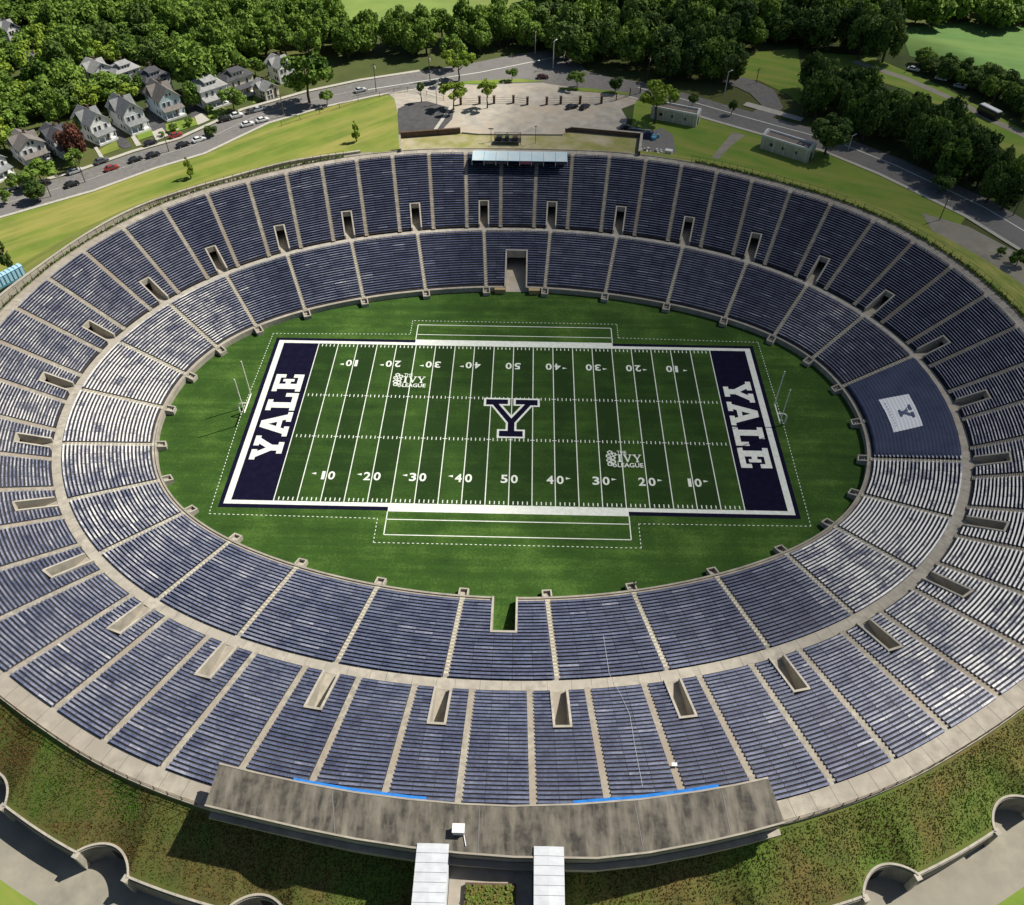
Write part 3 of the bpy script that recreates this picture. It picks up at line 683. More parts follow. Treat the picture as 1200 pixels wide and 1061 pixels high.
ribbon('side_road', MT['asphalt'], W2((885, 143), (905, 125), (893, 108), (872, 98), (850, 93)), [7, 7, 9, 9, 8], 'short grey side road turning into the trees', 'road', zoff=.12)
ribbon('lane', MT['path'], W2((1000, 72), (1060, 92), (1120, 118), (1160, 140), (1215, 166)), 3.2, 'narrow pale lane beside the hedgerow', 'lane', zoff=.07)
def offset_line(pts, d):
    P = [Vector(p) for p in pts]; out = []
    for i, p in enumerate(P):
        t = (P[min(i+1, len(P)-1)]-P[max(i-1, 0)]).normalized(); out.append(tuple(p+Vector((-t.y, t.x))*d))
    return out
ribbon('kerb', MT['sidewalk'], offset_line(street_pts[:9], -6.6), 1.1, 'pale kerb strip between the street and the lawn', 'kerb', zoff=.14)
ribbon('sidewalk', MT['sidewalk'], offset_line(street_pts[:9], 7.6), 1.5, 'pale sidewalk in front of the houses', 'sidewalk', zoff=.12)
ribbon('kerb', MT['sidewalk'], offset_line(road_pts[4:], -6.6), 1.3, 'pale kerb strip between the road and the green lawn', 'kerb', zoff=.14)
ribbon('road_marking', MT['line'], offset_line(road_pts[4:], 1.6), .38, 'long white centre line on the road', 'road line', zoff=.13)
ribbon('road_marking', MT['line'], offset_line(street_pts[7:12], -1.2), .35, 'white line on the wide junction', 'road line', zoff=.13)
ribbon('road_marking', MT['line'], offset_line(street_pts[:8], .2), .1, 'thin centre line on the street by the houses', 'road line', zoff=.13)
ribbon('crosswalk', MT['sidewalk'], W2((873, 122), (905, 131), (940, 141)), 3.2, 'pale concrete pavement strip beside the side road', 'pavement', zoff=.15)
ribbon('ramp_edge', MT['sidewalk'], W2((530, 124), (509, 154)), 1.1, 'pale kerb line across the plaza corner', 'kerb', zoff=.14)
ribbon('dirt_track', MT['path'], W2((866, 157), (852, 170), (838, 186)), [4, 2.6, 2.0], 'worn dirt track across the green lawn', 'track', zoff=.05)
# raised terrace at the rim with its parapets
terr = [(-32.3, 88.8), (-34.0, 98.7), (-16.8, 102.0), (-12.0, 101.2), (12.0, 101.6), (14.5, 104.4), (20, 103.6), (34.9, 101.0), (32.9, 88.9), (20, 91.6), (0, 92.6), (-20, 91.6)]
mb = MB(); mb.prism(terr, 6.5, 15.2)
MT['terrace'] = mat('terrace_grass', (.30, .27, .11), (.22, .23, .06), .25, .95, (.42, .37, .25), .12)
tag(mb.build('terrace', MT['terrace']), 'raised dry grass terrace behind the far rim', 'terrace', kind='structure')
def wallrun(name, m, pts, z0, z1, th, label, cat, cap=None):
    mb = MB()
    for p, q in zip(pts, pts[1:]): slab_between(mb, Vector(p), Vector(q), th, z0, z1, z0, z1)
    o = mb.build(name, m); tag(o, label, cat)
    if cap:
        mb = MB()
        for p, q in zip(pts, pts[1:]): slab_between(mb, Vector(p), Vector(q), th+.2, z1, z1+.12, z1, z1+.12)
        mb.build('coping', cap, o)
    return o
wallrun('parapet_wall', MT['brick'], [(-33.7, 98.4), (-17.0, 101.8)], 15.1, 16.7, .5, 'long dark brown parapet wall behind the terrace by the asphalt corner', 'wall', MT['rust'])
wallrun('parapet_wall', MT['brick'], [(13.0, 103.0), (14.6, 104.1), (20, 103.3), (34.5, 100.8), (32.9, 89.6)], 15.1, 16.5, .5, 'brown parapet wall turning a corner beside the covered machine', 'wall', MT['concrete_pale'])
wallrun('parapet_wall', MT['concrete_pale'], [(-33.9, 98.0), (-32.6, 89.6)], 15.1, 16.2, .4, 'short pale parapet at the lawn end of the terrace', 'wall', MT['concrete'])
wallrun('parapet_wall', MT['concrete_pale'], [(-16.6, 101.8), (-12.0, 101.0), (12.0, 101.4), (13.0, 102.8)], 15.1, 15.6, .3, 'low pale kerb wall behind the scoreboard platform', 'wall')
# white kerb wall along the lawn
pw = [tuple(RO(20.9+6.95*k/60)+outw(RR, 20.9+6.95*k/60)*(4.0+.5*math.sin(k*.4))) for k in range(61)]
wallrun('lawn_wall', MT['concrete_pale'], pw, 12.6, 14.9, .45, 'long low white concrete wall between lawn and rim path', 'wall', MT['concrete_pale'])
mb = MB(); pa = lambda s: RO(s)+outw(RR, s)*.9; pb = lambda s: RO(s)+outw(RR, s)*3.4
strip(mb, pa, pb, 14.86, 14.32, 21.2, 28.0, 80); tag(mb.build('rim_path', MT['path']), 'brown paved path between the rim fence and the white wall', 'path', kind='structure')
# fences on the rim
def rim_fence(s0, s1, n, label, hgt=1.9):
    o = empty('chain_link_fence', label, 'fence', (0, 0, 0), 0, 'fences on the rim'); P = []
    for i in range(n+1):
        s = s0+(s1-s0)*i/n; p = RO(s)+outw(RR, s)*.1; P.append(p); mb = MB(); mb.tube((*p, 15.2), (*p, 15.3+hgt), .06, n=5); mb.build('post', MT['rust'], o)
    mb = MB()
    for p, q in zip(P, P[1:]):
        for z in (15.5, 15.4+hgt*.5, 15.3+hgt): mb.tube((*p, z), (*q, z), .028, n=4)
    mb.build('rail', MT['rust'], o); return o
rim_fence(20.6, 27.6, 66, 'thin rusty fence on the rim beside the lawn path')
rim_fence(2.35, 9.3, 66, 'thin rusty fence on the rim beside the green lawn and gravel lot')
rim_fence(11.0, 13.3, 22, 'thin fence on the rim above the weedy slope on the shaded corner', 1.1)
rim_fence(16.9, 19.2, 22, 'thin fence on the rim above the weedy slope at the greener corner', 1.1)
# scalloped outer wall with a niche at each portal
MT['wall_shade'] = mat('shade_dark_wall', (.24, .22, .19), (.15, .14, .125), .7, .95)  # concrete darkened: the shade on the outer face is put into the colour
pw_ = empty('scalloped_wall', 'grey concrete outer wall with rounded niches at the foot of the weedy slope', 'wall')
def wall_piece(s0, s1, n, name, top, par):
    mb = MB()
    for i in range(n):
        u, v = s0+(s1-s0)*i/n, s0+(s1-s0)*(i+1)/n; a, b = foot(u), foot(v); 
        d = (b-a); 
        if d.length < 1e-4: continue
        nu = Vector((-d.y, d.x)).normalized(); nu = nu if nu.dot(outw(RR, u)) > 0 else -nu
        a2, b2 = a-nu*.55, b-nu*.55; e = d.normalized()*.012
        q = [a-e, b+e, b2+e, a2-e]
        if (q[1]-q[0]).cross(q[2]-q[1]) < 0: q = q[::-1]
        mb.hexa([(*p, 5.8) for p in q], [(*p, top) for p in q], 0)
        o1, o2 = a-nu*.14, b-nu*.14; i1, i2 = a-nu*.42, b-nu*.42; q = [o1-e, o2+e, i2+e, i1-e]
        if (q[1]-q[0]).cross(q[2]-q[1]) < 0: q = q[::-1]
        mb.hexa([(*p, top) for p in q], [(*p, top+.28) for p in q], 1)
    return mb.build(name, [MT['wall_shade'], MT['concrete_pale']], par)
def s_at(c, u):
    lo, hi = (c, c+.5) if u > 0 else (c-.5, c)
    g = lambda q: RO(q)+outw(RR, q)*WOFF
    for _ in range(30):
        m = (lo+hi)/2; d = (g(m)-g(c)).length
        if (d < abs(u)) == (u > 0): lo = m
        else: hi = m
    return (lo+hi)/2
for c0_ in [j+.5 for j in range(11, 19)]:
    c = c0_+(.135 if c0_ < 15 else -.135)
    a, b = s_at(c, -ALC_W), s_at(c, ALC_W)
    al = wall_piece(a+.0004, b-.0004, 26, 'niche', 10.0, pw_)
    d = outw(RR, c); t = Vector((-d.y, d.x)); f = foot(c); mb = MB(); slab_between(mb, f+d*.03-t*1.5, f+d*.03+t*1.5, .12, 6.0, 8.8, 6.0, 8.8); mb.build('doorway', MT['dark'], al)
    for sg, s in ((-1, a), (1, b)):
        g = RO(s)+outw(RR, s)*WOFF; ang = math.atan2(t.y, t.x); mb = MB(); mb.box((g.x, g.y, 8.0), (.7, .75, 4.1), ang); mb.box((g.x, g.y, 10.1), (.8, .85, .12), ang); mb.build('pier', MT['concrete_pale'], pw_)
    nx = s_at(c0_+1+(.135 if c0_+1 < 15 else -.135), -ALC_W)
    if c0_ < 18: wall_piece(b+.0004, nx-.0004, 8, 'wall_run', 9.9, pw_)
# weeds: the near slope and along the fences
def tufts(name, n, gen, label, hmin, hmax, wd=.16):
    mb = MB(); rnd = random.Random(11)
    for _ in range(n):
        r = gen(rnd)
        if r is None: continue
        x, y, z, col = r; h = rnd.uniform(hmin, hmax)
        for b in range(3):
            a = rnd.uniform(0, 2*PI); ca, sa = math.cos(a), math.sin(a); lean = rnd.uniform(.15, .6)*h; w_ = wd*rnd.uniform(.7, 1.5)
            mb.face([(x-sa*w_, y+ca*w_, z), (x+sa*w_, y-ca*w_, z), (x+ca*lean+sa*w_*.6, y+sa*lean-ca*w_*.6, z+h), (x+ca*lean-sa*w_*.6, y+sa*lean+ca*w_*.6, z+h)], 0, min(1, max(0, col+rnd.uniform(-.12, .12))))
    return tag(mb.build(name, MT['weed'], attr=True), label, 'weeds', kind='stuff')
from mathutils import noise as mnoise
def patch(x, y): return .5+.8*mnoise.noise(Vector((x*.06, y*.06, 3.1)))+.45*mnoise.noise(Vector((x*.25, y*.25, 8.0)))
def gen_bank(r):
    s = r.uniform(10.9, 19.1); t = r.uniform(.03, .90); a, b = RO(s)+outw(RR, s)*.3, foot(s); p = a.lerp(b, t); px, py = to_px((p.x, p.y, 12))
    if not (-40 < px < 1240 and py < 1090): return None
    c = patch(p.x, p.y)
    if -62 < p.x < -46 and p.y > -90: c += .35
    elif p.x < -28: c -= .18
    return p.x, p.y, 14.95-5.2*t, c
tufts('bank_weeds', 42000, gen_bank, 'brown and green weeds growing on the slope outside the rim', .05, .13, .085)
def gen_fence(r):
    s = r.choice((r.uniform(20.6, 27.6), r.uniform(2.4, 9.3), r.uniform(2.4, 9.3))); p = RO(s)+outw(RR, s)*r.uniform(.15, .75)
    return p.x, p.y, 15.0, .15+.55*r.random()
tufts('fence_weeds', 4200, gen_fence, 'dry weeds growing along the rim fence', .3, .9, .14)
# ------------------------------------------------------------------ press box on the near rim
front = [(-35.1, -85.4), (-30, -86.5), (-24.6, -87.5), (-17.5, -88.6), (-10.5, -89.3), (-4, -89.7), (2.1, -89.8), (10, -89.4), (17.9, -88.6), (25.4, -87.4), (30, -86.5), (34.2, -85.5)]
back = [(-35.5, -90.8), (-29.5, -92.0), (-22.6, -93.3), (-16.5, -94.3), (-9.9, -95.1), (-4, -95.6), (2.5, -95.9), (12.3, -95.8), (18.5, -95.0), (25.5, -93.6), (30.5, -92.4), (35.2, -91.1)]
pb_ = empty('press_box', 'long press box on the near rim with a flat stained grey brown roof', 'press box')
def deck(f, b, z0, z1, name, m, par):
    mb = MB()
    for i in range(len(f)-1): mb.hexa([(*b[i], z0), (*b[i+1], z0), (*f[i+1], z0), (*f[i], z0)], [(*b[i], z1), (*b[i+1], z1), (*f[i+1], z1), (*f[i], z1)])
    return mb.build(name, m, par)
def inset(A, B, t): return [tuple(Vector(a).lerp(Vector(b), t)) for a, b in zip(A, B)]
rf = deck(front, back, 19.55, 20.0, 'roof', MT['roofdeck'], pb_)
mb = MB(); 
for A, z in ((inset(back, front, .015), 20.12), (inset(front, back, .01), 20.06)):
    for p, q in zip(A, A[1:]): slab_between(mb, Vector(p), Vector(q), .22, 19.95, z, 19.95, z)
mb.build('roof_edge', MT['concrete'], rf)
deck(inset(front, back, .2), inset(back, front, .06), 14.2, 19.5, 'wall', MT['concrete'], pb_)
deck(inset(back, front, .05), [tuple(Vector(b)+(Vector(b)-Vector(f)).normalized()*.45) for f, b in zip(front, back)], 17.1, 17.45, 'rear_ledge', MT['concrete'], pb_)
for i in range(len(front)-1):
    A = inset(front, back, .185); p, q = Vector(A[i]).lerp(Vector(A[i+1]), .08), Vector(A[i]).lerp(Vector(A[i+1]), .92); mb = MB(); slab_between(mb, p, q, .12, 16.6, 18.9, 16.6, 18.9); mb.build('window', MT['glass'], pb_)
for t in (2.6, 5.35, 7.9, 9.6):
    i = int(t); A = Vector(front[i]).lerp(Vector(front[i+1]), t-i); B = Vector(back[i]).lerp(Vector(back[i+1]), t-i); mb = MB(); slab_between(mb, A.lerp(B, .04), A.lerp(B, .96), .1, 19.98, 20.03, 19.98, 20.03); mb.build('roof_seam', MT['asphalt'], rf)
u = empty('rooftop_unit', 'small white vent unit standing on the press box roof', 'roof unit', (-4.2, -93.05, 20.0)); mb = MB(); mb.box((0, 0, .55), (1.35, .95, .95)); mb.build('housing', MT['white'], u); mb = MB(); mb.box((0, 0, 1.06), (1.5, 1.1, .09)); mb.build('lid', MT['white'], u)
mb = MB(); mb.tube((.6, -.3, .15), (.95, -1.7, .12), .06); mb.build('cable', MT['white'], u)
def edge_tarp(i0, i1, t0, t1, label):
    mb = MB(); n = 24; P = []
    for k in range(n+1):
        t = i0+(i1-i0)*k/n; i = min(int(t), len(front)-2); f = Vector(front[i]).lerp(Vector(front[i+1]), t-i); b = Vector(back[i]).lerp(Vector(back[i+1]), t-i); d = (f-b).normalized(); P.append((f, d))
    for (f, d), (g, e) in zip(P, P[1:]):
        r = random.uniform(-.05, .05); w0 = .95
        A = [(*(f-d*.1), 19.4), (*(g-e*.1), 19.4), (*(g+e*w0), 18.7+r), (*(f+d*w0), 18.7)]
        mb.hexa([(x, y, z-.07) for x, y, z in A], A)
    o = mb.build('edge_tarp', MT['blue_tarp']); return tag(o, label, 'tarp', 'blue tarps along the press box')
edge_tarp(1.85, 4.3, 0, 0, 'bright blue tarp along the roof front edge toward the houses'); edge_tarp(7.0, 9.6, 0, 0, 'bright blue tarp along the roof front edge below the thin cable')
# covered stairs behind the press box with the courtyard between them
def stair_shed(x0, x1, label):
    o = empty('covered_stair', label, 'covered stair', ((x0+x1)/2, -94.6, 0), 0, 'covered stairs behind the press box'); hw = (x1-x0)/2; L = 16
    mb = MB(); nrib = 30; z0, z1 = 20.32, 20.0
    for side in (-1, 1):
        for k in range(nrib):
            ya, yb = -L*k/nrib, -L*(k+1)/nrib; za, zb = z0+(z1-z0)*k/nrib, z0+(z1-z0)*(k+1)/nrib
            A = [(side*(hw+.02), yb, zb-.06), (side*(hw+.02), ya, za-.06), (0, ya, za), (0, yb, zb)]
            if side > 0: A = A[::-1]
            A = [(x, y, z) for x, y, z in A]
            lift = .07 if k % 2 else 0
            mb.hexa([(x, y, z-.08+lift) for x, y, z in A], [(x, y, z+lift) for x, y, z in A])
    mb.build('roof', MT['corr'], o); mb = MB()
    for side in (-1, 1): mb.box((side*(hw-.1), -L/2, 14.0), (.16, L-.4, 8.6))
    mb.build('wall', MT['corr'], o)
    mb = MB(); mb.box((0, -L/2-.1, 12.6), (2*hw-.6, L-.8, .3)); mb.build('stair_floor', MT['concrete'], o)
    for k in range(4):
        mb = MB(); mb.box((0, -1.5-4*k, 16), (2*hw+.5, .12, .25)); mb.box((0, -1.5-4*k, 14.5), (2*hw+.5, .12, .25)); mb.build('crossbeam', MT['steel'], o)
stair_shed(-9.0, -5.25, 'white corrugated covered stair toward the shadow of the press box'); stair_shed(4.85, 8.35, 'white corrugated covered stair with a row of bolts at its top edge')
mb = MB(); mb.prism([(-5.2, -94.5), (4.75, -94.5), (4.75, -112), (-5.2, -112)], 6, 16.2); tag(mb.build('courtyard', MT['concrete']), 'concrete courtyard between the two covered stairs', 'courtyard', kind='structure')
bp_ = [tuple(at(x, y, 17))[:2] for x, y in ((545, 1034), (605, 1034))]; bx0, bx1, byy = bp_[0][0], bp_[1][0], bp_[0][1]
bed = empty('planting_bed', 'square planting bed in the courtyard between covered stairs', 'planter', ((bx0+bx1)/2, byy-4, 16.2)); mb = MB(); hw = (bx1-bx0)/2
for (cx, cy, sx, sy) in ((0, 3.9, 2*hw, .25), (0, -3.9, 2*hw, .25), (hw-.12, 0, .25, 7.5), (-hw+.12, 0, .25, 7.5)): mb.box((cx, cy, .35), (sx, sy, .7))
mb.build('kerb', MT['brick'], bed); mb = MB(); mb.box((0, 0, .25), (2*hw-.5, 7.5, .5)); mb.build('soil', MT['mulch'], bed)
mb = MB()
for _ in range(2600):
    x, y = random.uniform(-hw+.2, hw-.2), random.uniform(-3.7, 3.7); a = random.uniform(0, 6.28); r = random.uniform(.1, .22); z = .5+random.uniform(0, .5)
    mb.face([(x-r*math.cos(a), y-r*math.sin(a), z), (x+r*math.sin(a), y-r*math.cos(a), z+random.uniform(-.1, .1)), (x+r*math.cos(a), y+r*math.sin(a), z), (x-r*math.sin(a), y+r*math.cos(a), z+random.uniform(-.1, .1))], 0, random.uniform(.25, .7))
mb.build('foliage', MT['weed'], bed, attr=True)
# thin white cable hanging down the near stand, and small things left on the benches
cab = [(707, 745), (714, 790), (728, 815), (738, 838), (745, 880), (753, 922)]
def stand_z(px, py):
    best = None
    for i in range(0, 60):
        for tier in ('low', 'upp'):
            for k in range(0, 13):
                s = 13.2+1.6*k/12; fn, z0, z1, N = TIER[tier]; p = fn(s, i/59); z = z0+(z1-z0)*i/59+.62; q = to_px((*p, z)); d = (q[0]-px)**2+(q[1]-py)**2
                if best is None or d < best[0]: best = (d, Vector((*p, z)))
    return best[1]
P = []
for (a, b) in cab: z = stand_z(a, b).z; P.append(at(a, b, z))
mb = MB()
for p, q in zip(P, P[1:]): mb.tube(p, q, .022, n=4)
tag(mb.build('cable', MT['white']), 'thin white cable lying down the near benches toward the field', 'cable')
p = stand_z(790, 897); o = empty('folding_sign', 'small white board left on the stairway of the near stand', 'board', at(790, 897, p.z)); mb = MB(); mb.box((0, 0, .3), (.75, .5, .06)); mb.build('panel', MT['white'], o); mb = MB(); mb.box((-.3, 0, .12), (.06, .45, .3)); mb.box((.3, 0, .12), (.06, .45, .3)); mb.build('leg', MT['steel'], o)
# litter on the slope
for (px, py, sz, lab) in ((276, 983, .5, 'white plastic sheet lying on the shaded weedy slope'), (289, 991, .45, 'smaller white scrap beside the plastic sheet on the slope'), (1031, 953, .6, 'white bucket standing alone on the weedy slope')):
    p = at(px, py, 12.6); mb = MB()
    if 'bucket' in lab: mb.tube((p.x, p.y, 12.2), (p.x, p.y, 12.95), .26, .32, 10)
    else:
        n = 9; ou = [(p.x+sz*(.7+.4*random.random())*math.cos(2*PI*k/n), p.y+sz*(.6+.4*random.random())*math.sin(2*PI*k/n)) for k in range(n)]; mb.prism(ou, 12.3, [12.75+random.uniform(-.12, .12) for _ in range(n)])
    tag(mb.build('bucket' if 'bucket' in lab else 'plastic_scrap', MT['white']), lab, 'bucket' if 'bucket' in lab else 'litter')
# ------------------------------------------------------------------ scoreboard platform on the far rim
pl = empty('scoreboard_canopy', 'long pale blue canopy over dark display panels on the far rim', 'canopy', (0, 0, 0))
mb = MB(); a, b = at(553, 189.5, 15.9), at(665, 191, 15.9); L = (b-a).length; N_ = 8
for k in range(N_):
    x0, x1 = a.x+L*k/N_+.04, a.x+L*(k+1)/N_-.04; mb.hexa([(x0, a.y, 16.2), (x1, a.y, 16.2), (x1, a.y+4.4, 16.75), (x0, a.y+4.4, 16.75)], [(x0, a.y, 16.3), (x1, a.y, 16.3), (x1, a.y+4.4, 16.87), (x0, a.y+4.4, 16.87)])
mb.build('roof', MT['awning'], pl); mb = MB(); mb.box(((a.x+b.x)/2, a.y+3.0, 15.7), (L-.5, 2.6, 1.5)); mb.build('cabin', MT['plaza'], pl)
MT['pink'] = mat('pink_panel', (.45, .10, .14), rough=.6)
for k in range(N_):
    x0 = a.x+L*k/N_+L/N_/2; mb = MB(); mb.box((x0, a.y+.12, 15.75), (L/N_-.35, .14, .75)); mb.build('display_panel', MT['pink'] if k == 4 else MT['glass'] if k % 3 else MT['navy'], pl)
for k in range(N_+1): mb = MB(); x0 = a.x+L*k/N_; mb.box((x0, a.y+.3, 15.5), (.18, .18, 1.4)); mb.build('post', MT['steel'], pl)
sc = empty('camera_scaffold', 'dark steel scaffold with equipment boxes behind the blue canopy', 'scaffold', tuple(at(600, 168, 15.2))); 
mb = MB(); mb.box((-1.2, 0, .9), (7.5, 2.6, .16)); mb.build('deck', MT['metal_dark'], sc)
for x in (-4.8, -1.2, 2.4):
    for y in (-1.2, 1.2): mb = MB(); mb.tube((x, y, 0), (x, y, 2.6), .07); mb.build('pole', MT['metal_dark'], sc)
mb = MB()
for y in (-1.2, 1.2):
    for z in (1.7, 2.5): mb.tube((-4.8, y, z), (2.4, y, z), .05)
    mb.tube((-4.8, y, .2), (-1.2, y, 2.5), .05); mb.tube((-1.2, y, .2), (2.4, y, 2.5), .05)
mb.build('rail', MT['metal_dark'], sc)
for x, sx in ((-3.6, 1.6), (-1.4, 1.1), (.9, 1.5)): mb = MB(); mb.box((x, 0, 1.5), (sx, 1.2, 1.0)); mb.build('equipment_box', MT['metal_dark'] if x < 0 else MT['brick'], sc)
for (px, pyb, pyt, lab) in ((575.5, 166, 152, 'thin mast with a crosspiece beside the scaffold'), (627.5, 168, 150, 'taller plain mast beyond the scaffold')):
    p = at(px, pyb, 15.2); h = (pyb-pyt)/3.6; o = empty('mast', lab, 'mast', p); mb = MB(); mb.tube((0, 0, 0), (0, 0, h), .09, .06); mb.build('pole', MT['rust'], o); mb = MB(); mb.box((0, 0, h-.2), (1.4 if 'cross' in lab else .5, .15, .25)); mb.build('crossarm', MT['rust'], o)
# tan crash pads on the field wall beside the far gate
MT['pad'] = mat('tan_pad', (.42, .31, .15), (.36, .27, .14), 2)
for (px, py, lab) in ((586, 342, 'tan padded box against the field wall on the house side of the gate'), (626, 343, 'brighter tan padded box against the field wall on the machine side of the gate')):
    p = at(px, py, .2); mb = MB(); mb.box((p.x, p.y-.2, .62), (2.6, 1.0, 1.2)); o = mb.build('pad_box', MT['pad']); tag(o, lab, 'pad', 'tan pads by the far gate'); mb = MB(); mb.box((p.x, p.y-.2, 1.25), (2.75, 1.1, .07)); mb.build('lid', MT['pad'], o)
# ------------------------------------------------------------------ plaza fence with brick piers
pf = empty('plaza_fence', 'fence of brick piers and thin rails across the sandy plaza', 'fence', (0, 0, 0)); P = [at(x, y, 7) for x, y in ((540, 123), (562, 122), (579, 121.5), (601.6, 121), (618, 123))]; Q = [at(x, y, 7) for x, y in ((640.6, 123), (657, 122), (679.6, 122), (704.6, 121.5), (722, 118), (738, 113), (750, 110))]
for k, p in enumerate(P+Q): mb = MB(); sz = .75 if k < 9 else .3; mb.box((p.x, p.y, 7+1.2), (sz, sz, 2.4)); mb.box((p.x, p.y, 9.45), (sz+.2, sz+.2, .14)); mb.build('pier', MT['brick'], pf)
mb = MB()
for A in (P, Q):
    for p, q in zip(A, A[1:]):
        for z in (7.5, 8.2, 8.9): mb.tube((p.x, p.y, z), (q.x, q.y, z), .05, n=4)
mb.build('rail', MT['metal_dark'], pf)
sf = empty('street_fence', 'thin chain fence along the street edge of the lawn near the plaza', 'fence', (0, 0, 0)); P = [at(x, y, 7) for x, y in ((330, 148), (352, 141), (375, 134), (398, 127), (420, 120), (445, 114), (462, 109), (478, 108), (500, 112), (520, 118))]; mb = MB()
for p, q in zip(P, P[1:]):
    for z in (7.4, 8.4): mb.tube((p.x, p.y, z), (q.x, q.y, z), .045, n=4)
mb.build('rail', MT['rust'], sf)
for p in P: mb = MB(); mb.tube((p.x, p.y, 7), (p.x, p.y, 8.6), .08, n=5); mb.build('post', MT['rust'], sf)
# ------------------------------------------------------------------ long white service buildings
def service_building(p, q, depth, h, label):
    p, q = Vector(p), Vector(q); d = q-p; L = d.length; ang = math.atan2(d.y, d.x); o = empty('service_building', label, 'building', (p.x, p.y, 7), ang, 'white service buildings')
    mb = MB(); mb.box((L/2, depth/2, h/2), (L, depth, h)); mb.build('wall', MT['stucco'], o)
    mb = MB(); mb.box((L/2, depth/2, h+.04), (L-.9, depth-.9, .12)); rf = mb.build('roof', MT['roofbrown'], o)
    mb = MB()
    for (cx, cy, sx, sy) in ((L/2, .2, L-.8, .4), (L/2, depth-.2, L-.8, .4)): mb.box((cx, cy, h+.3), (sx, sy, .6))
    for x in (.2, L-.2):
        n = 8; pr = [(-.02, 0)]+[(depth/2-depth/2*math.cos(PI*k/n), .35+.95*math.sin(PI*k/n)) for k in range(n+1)]
        for k in range(n):
            y0, y1 = depth*k/n, depth*(k+1)/n; z0, z1 = .6+.8*math.sin(PI*k/n), .6+.8*math.sin(PI*(k+1)/n)
            mb.hexa([(x-.2, y0, h), (x+.2, y0, h), (x+.2, y1, h), (x-.2, y1, h)], [(x-.2, y0, h+z0), (x+.2, y0, h+z0), (x+.2, y1, h+z1), (x-.2, y1, h+z1)])
    mb.build('parapet', MT['white'], o)
    for k in range(3):
        x = L*(.22+.26*k); mb = MB(); mb.box((x, -.01, h*.55), (.95, .14, .95)); w_ = mb.build('window', MT['glass'], o); mb = MB(); mb.box((x, -.02, h*.55-.56), (1.2, .22, .14)); mb.build('sill', MT['white'], w_)
    mb = MB(); mb.box((L+.0, depth*.45, 1.25), (.14, 1.3, 2.5)); mb.build('door', MT['metal_dark'], o)
    for k in range(5): mb = MB(); mb.box((L*(.05+.225*k), -.03, h/2), (.22, .16, h)); mb.build('pilaster', MT['white'], o)
MT['stucco'] = mat('stucco', (.56, .53, .46), (.46, .43, .37), .7, .9); MT['roofbrown'] = mat('roof_gravel', (.24, .20, .17), (.17, .145, .13), .8, .95)
service_building(at(762, 139, 7).xy, at(815, 149.5, 7).xy, 4.6, 3.5, 'long white service building with brown roof behind the bright tree')
service_building(at(890, 174, 7).xy, at(945, 191.5, 7).xy, 4.8, 3.7, 'long white service building with grey roof beside the dark round tree')
